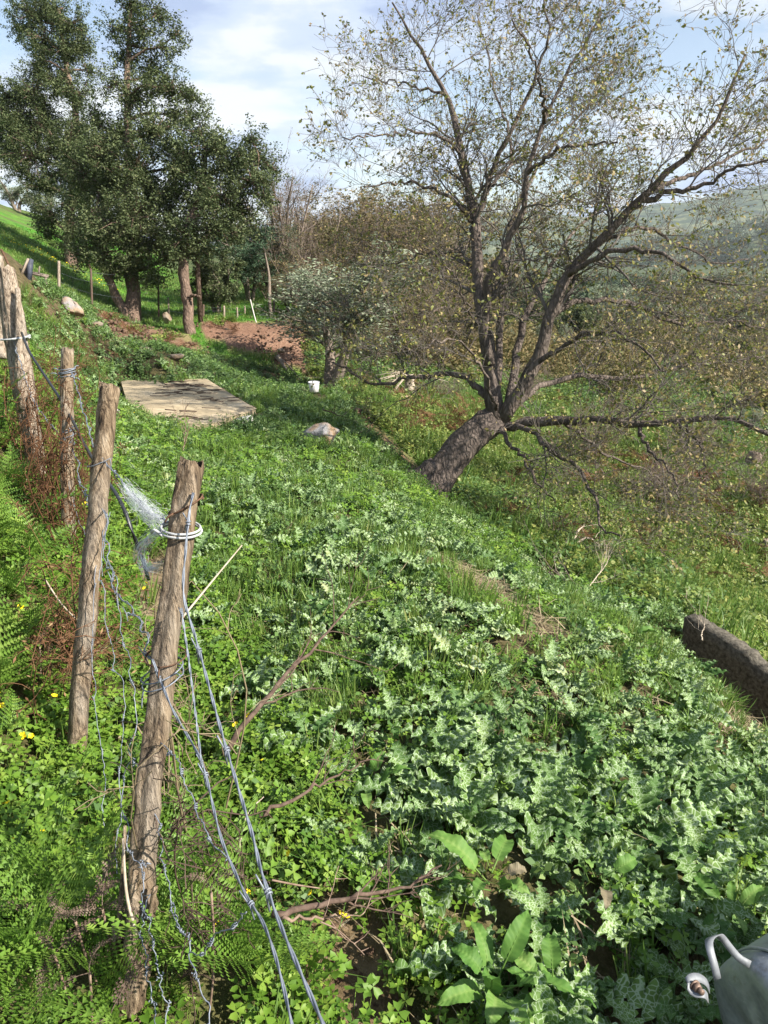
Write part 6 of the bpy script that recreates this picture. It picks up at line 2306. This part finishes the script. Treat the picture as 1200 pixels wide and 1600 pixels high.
nz = lambda x, y, s, seed: fbm(x * s, y * s, 3, seed)
strip = lambda g, x, y: (x < fence_x(y) + 0.55 + 0.4 * nz(x, y, 2.0, 61))
cover('clover', 190, 0.75, 4.6, lambda g, x, y: np.where(hole_f(g), 0.02, np.where(g['left'], 0.95, np.where(strip(g, x, y), 0.85, np.where(g['lush'], 0.10, 0.12 * (nz(x, y, 2.2, 62) > 0.48)))) * (g['straw'] < 0.5)), (0.75, 1.3), CLOVER)
cover('clover', 60, 4.6, 9.0, lambda g, x, y: np.where(g['left'], 0.9, np.where(strip(g, x, y), 0.5, 0.15)), (1.2, 2.0), CLOVER)
cover('grass', 170, 0.75, 5.0, lambda g, x, y: np.where(hole_f(g), 0.02, np.where(g['left'], 0.30, np.where(g['lush'], 0.10, np.where(strip(g, x, y), 0.35, 0.30 + 0.7 * (nz(x, y, 1.4, 63) > 0.5)))) * np.where(g['straw'] > 0.5, 0.35, 1)), (0.5, 1.0), GRASS)
cover('grass', 70, 5.0, 14.0, lambda g, x, y: g['field'] * np.where(nz(x, y, 0.9, 63) > 0.52, 0.8, 0.2) * (g['red'] < 0.4), (0.7, 1.3), GRASS)
cover('weeds', 110, 0.75, 5.0, lambda g, x, y: np.where(hole_f(g), 0.03, np.where(g['left'], 0.25, np.where(g['lush'], 0.12, 0.50))) * (g['straw'] < 0.5), (0.7, 1.25), WEED)
cover('weeds', 45, 5.0, 13.0, lambda g, x, y: (g['field'] | g['left']) * 0.8 * (g['straw'] < 0.5) * (g['red'] < 0.5), (1.0, 1.8), WEED)
cover('weeds', 20, 13.0, 27.0, lambda g, x, y: (g['field'] | g['left']) * np.clip(1 - g['red'] * 1.5, 0.06, 1), (1.3, 2.3), WEED)
cover('dry_straw', 130, 0.9, 7.5, lambda g, x, y: np.where(g['straw'] > 0.3, 0.55, np.where(hole_f(g), 0.08, 0.07)), (0.7, 1.4), STRAW)
cover('slope_weeds', 32, 5.5, 20.0, lambda g, x, y: g['slope'] * np.where(nz(x, y, 0.55, 64) > 0.38, 0.9, 0.35) * (g['red'] < 0.4), (0.55, 1.1), SLOPE_WEED, -0.15, 1.0)
cover('slope_weeds', 8, 20.0, 42.0, lambda g, x, y: g['slope'] * 0.75, (0.8, 1.7), SLOPE_WEED + NETTLE, -0.15, 1.0)
cover('slope_grass', 22, 5.5, 22.0, lambda g, x, y: g['slope'] * np.where(nz(x, y, 0.8, 70) > 0.45, 0.9, 0.3) * (g['red'] < 0.4), (1.4, 2.4), GRASS[:3], -0.15, 1.0)
cover('nettles', 30, 5.5, 13.0, lambda g, x, y: g['slope'] * inpoly(g['uw'], g['vw'], [(690, 770), (760, 760), (900, 850), (1080, 930), (1120, 1000), (1060, 970), (870, 910), (780, 850)]) * 0.9, (0.5, 1.0), NETTLE, -0.1, 1.0)
red_zone = lambda g: inpoly(g['uw'], g['vw'], [(930, 690), (1060, 740), (1210, 780), (1210, 900), (1100, 850), (980, 790), (880, 750)]) | inpoly(g['uw'], g['vw'], [(620, 620), (760, 640), (720, 690), (620, 680)])
cover('dead_bracken_cover', 11, 7.0, 24.0, lambda g, x, y: g['slope'] * np.where(red_zone(g), 0.75, 0.12 * (nz(x, y, 0.5, 66) > 0.5)), (0.6, 1.2), DEAD_BR, -0.15, 1.0)
cover('scrub_cover', 0.9, 26.0, 90.0, lambda g, x, y: ((g['u'] > 470) & ~g['meadow']) * 0.6, (0.7, 1.8), SCRUB_BR, -0.2, 1.0)
cover('meadow_grass', 14, 22.0, 46.0, lambda g, x, y: g['meadow'] * (g['red'] < 0.3) * 0.9, (0.6, 1.3), [grass_mesh(71, 40, 0.25, 0.13, 'grass', 0.7, 0.007), grass_mesh(72, 40, 0.3, 0.10, 'grass', 0.9, 0.007)], -0.6, -0.05)


def rubble_mesh(seed):
    rng = np.random.default_rng(seed)
    b = Buf()
    for _ in range(7):
        c = rng.normal(size=3) * np.array((0.14, 0.14, 0.01)) + np.array((0, 0, 0.015))
        s = rng.uniform(0.012, 0.05)
        v = norm(rng.normal(size=(8, 3)) * 0.25 + np.array([(x, y, z) for z in (-1, 1) for y in (-1, 1) for x in (-1, 1)])) * s * rng.uniform(0.7, 1.3, (8, 1))
        b.add(v + c, [(0, 2, 3, 1), (4, 5, 7, 6), (0, 1, 5, 4), (2, 6, 7, 3), (0, 4, 6, 2), (1, 3, 7, 5)])
    return b.mesh('rubble', M['clod'])


cover('bank_rubble', 7, 12.0, 30.0, lambda g, x, y: (g['red'] > 0.5) * 0.8, (0.6, 1.8), [rubble_mesh(s) for s in (1, 2, 3)])
cover('bank_weeds', 1.6, 18.0, 30.0, lambda g, x, y: (g['red'] > 0.5) * (nz(x, y, 0.8, 90) > 0.5), (0.6, 1.4), SLOPE_WEED + DEAD_BR)


# yellow flowers of the far meadow, too small to count
def flower_patch():
    x, y = sample(RG, 14, 30, 42, -0.47, -0.33)
    g = ground_info(x, y)
    k = g['meadow'] & (nz(x, y, 0.35, 68) > 0.56)
    x, y, z = x[k], y[k], g['z'][k]
    rng = np.random.default_rng(4)
    v, q, rn = leaf_cards(rng, np.stack([x, y, z + 0.13], 1), 0.05, 1.0, 1.0)
    b = Buf()
    b.add(v, q, rnd=rn)
    tag(link('meadow_flowers', b.mesh('meadow_flowers', M['yellow'])), kind='stuff')


flower_patch()


# wooded far slopes
def far_wood():
    blobs = [leaf_blob(s, 260, 2.0, 3.6, 0.55, 'far_leaf', 0.6) for s in (81, 82, 83)] + [leaf_blob(84, 260, 2.0, 3.2, 0.5, 'olive_leaf', 0.5)]
    x, y = sample(RG, 0.010, 90, 480, -0.2, 0.60)
    z = H(x, y)
    lay('far_wood', RG, x, y, z, RG.uniform(0.6, 1.5, len(x)), blobs)
    for out, n, s0, s1 in ((RIDGE_A, 2600, 1.2, 2.6), (RIDGE_B, 3200, 1.8, 4.0)):
        pts = out[:19].reshape(-1, 3)
        nd, nu = 19, out.shape[1]
        i, j = RG.uniform(0, nd - 1.01, n), RG.uniform(0, nu - 1.01, n)
        a, c = i.astype(int), j.astype(int)
        fa, fc = (i - a)[:, None], (j - c)[:, None]
        p = (out[a, c] * (1 - fc) + out[a, c + 1] * fc) * (1 - fa) + (out[a + 1, c] * (1 - fc) + out[a + 1, c + 1] * fc) * fa
        e = np.zeros((n, 3))
        e[:, 2] = RG.uniform(0, 6.28, n)
        k = vnoise(p[:, 0] / 40, p[:, 1] / 40, 3) > 0.35
        scatter_stuff('hillside_wood', p[k] - np.array((0, 0, 0.6)), e[k], RG.uniform(s0, s1, n)[k], RG.integers(0, 4, n)[k], blobs)


far_wood()

# ------------------------------------------------------------------ yellow flowers near the camera
def flower_mesh():
    b = Buf()
    for k in range(5):
        w = k * 2 * PI / 5
        R = np.array(Euler((0, 0, w)).to_matrix())
        v = np.array([(0.001, 0, 0), (0.006, -0.0048, 0.005), (0.0125, -0.005, 0.0075), (0.0135, 0, 0.0065), (0.0125, 0.005, 0.0075), (0.006, 0.0048, 0.005)]) @ R.T
        b.add(v + (0, 0, 0), q=[(0, 1, 2, 3), (0, 3, 4, 5)])
    return b.mesh('petals', M['yellow'])


PET = flower_mesh()
STEM = tube_mesh('stem', [(0.01, 0.0, -0.14), (0.006, 0.003, -0.07), (0, 0, 0)], 0.0009, M['green_stem'], 5, 8)
spots = [(537, 1488), (8, 1130), (46, 1195), (58, 1196), (12, 1150), (412, 1232), (392, 1160), (372, 1175), (30, 1412), (75, 1352), (32, 1368), (488, 1447), (140, 815), (132, 818), (232, 945), (236, 970), (230, 955), (40, 988), (390, 1448),
         (92, 1130), (165, 1440), (212, 660), (40, 730), (130, 1180), (22, 1310), (345, 1500), (455, 1385)]
for i, (u, v) in enumerate(spots):
    p = gp(u, v)
    t = thing('yellow_flower', 'small yellow flower beside the bare soil at the bottom centre' if i == 0 else 'small yellow flower among the clover and grass near the fence', 'flower', p + np.array((0, 0, 0.105)), i * 1.3, None if i == 0 else 'yellow flowers near the fence', (1.2 if i == 0 else 0.55 + 0.3 * ((i * 7) % 5) / 4))
    t.rotation_euler = (-0.5 + 0.3 * math.sin(i * 2.1), 0.5 * math.cos(i * 1.7), i * 1.3)
    link('petals', PET, t)
    link('stem', STEM, t)

# clods and stones of the bare soil
rc = np.random.default_rng(17)
for i in range(110):
    u, v = rc.uniform(450, 650), rc.uniform(1390, 1620)
    if not inpoly(np.array([u]), np.array([v]), R_HOLE)[0]:
        continue
    big = rc.random() < 0.2
    p = gp(u, v)
    p[2] -= 0.05
    rock('clod', 'crumbly brown clod of soil in the bare patch at the bottom edge', u, v, rc.uniform(7, 22) * rc.uniform(0.6, 1), rc.uniform(5, 13), 300 + i, 'tan_rock' if big and i % 3 == 0 else 'clod', 0.9, 0.2, rc.uniform(0, 6), cat='clod', group='clods in the bare soil patch', at=p)

# ------------------------------------------------------------------ air
def haze():
    b = Buf()
    add_box(b, (0, 1200, 175), (7000, 5200, 650))
    m = NT('haze_air')
    v = m.node('ShaderNodeVolumePrincipled')
    v.inputs['Color'].default_value = (0.80, 0.87, 1.0, 1)
    v.inputs['Density'].default_value = 0.00012
    v.inputs['Anisotropy'].default_value = 0.0
    m.l.new(v.outputs[0], m.out.inputs['Volume'])
    tag(link('haze', b.mesh('haze', m.m)), kind='stuff')


haze()
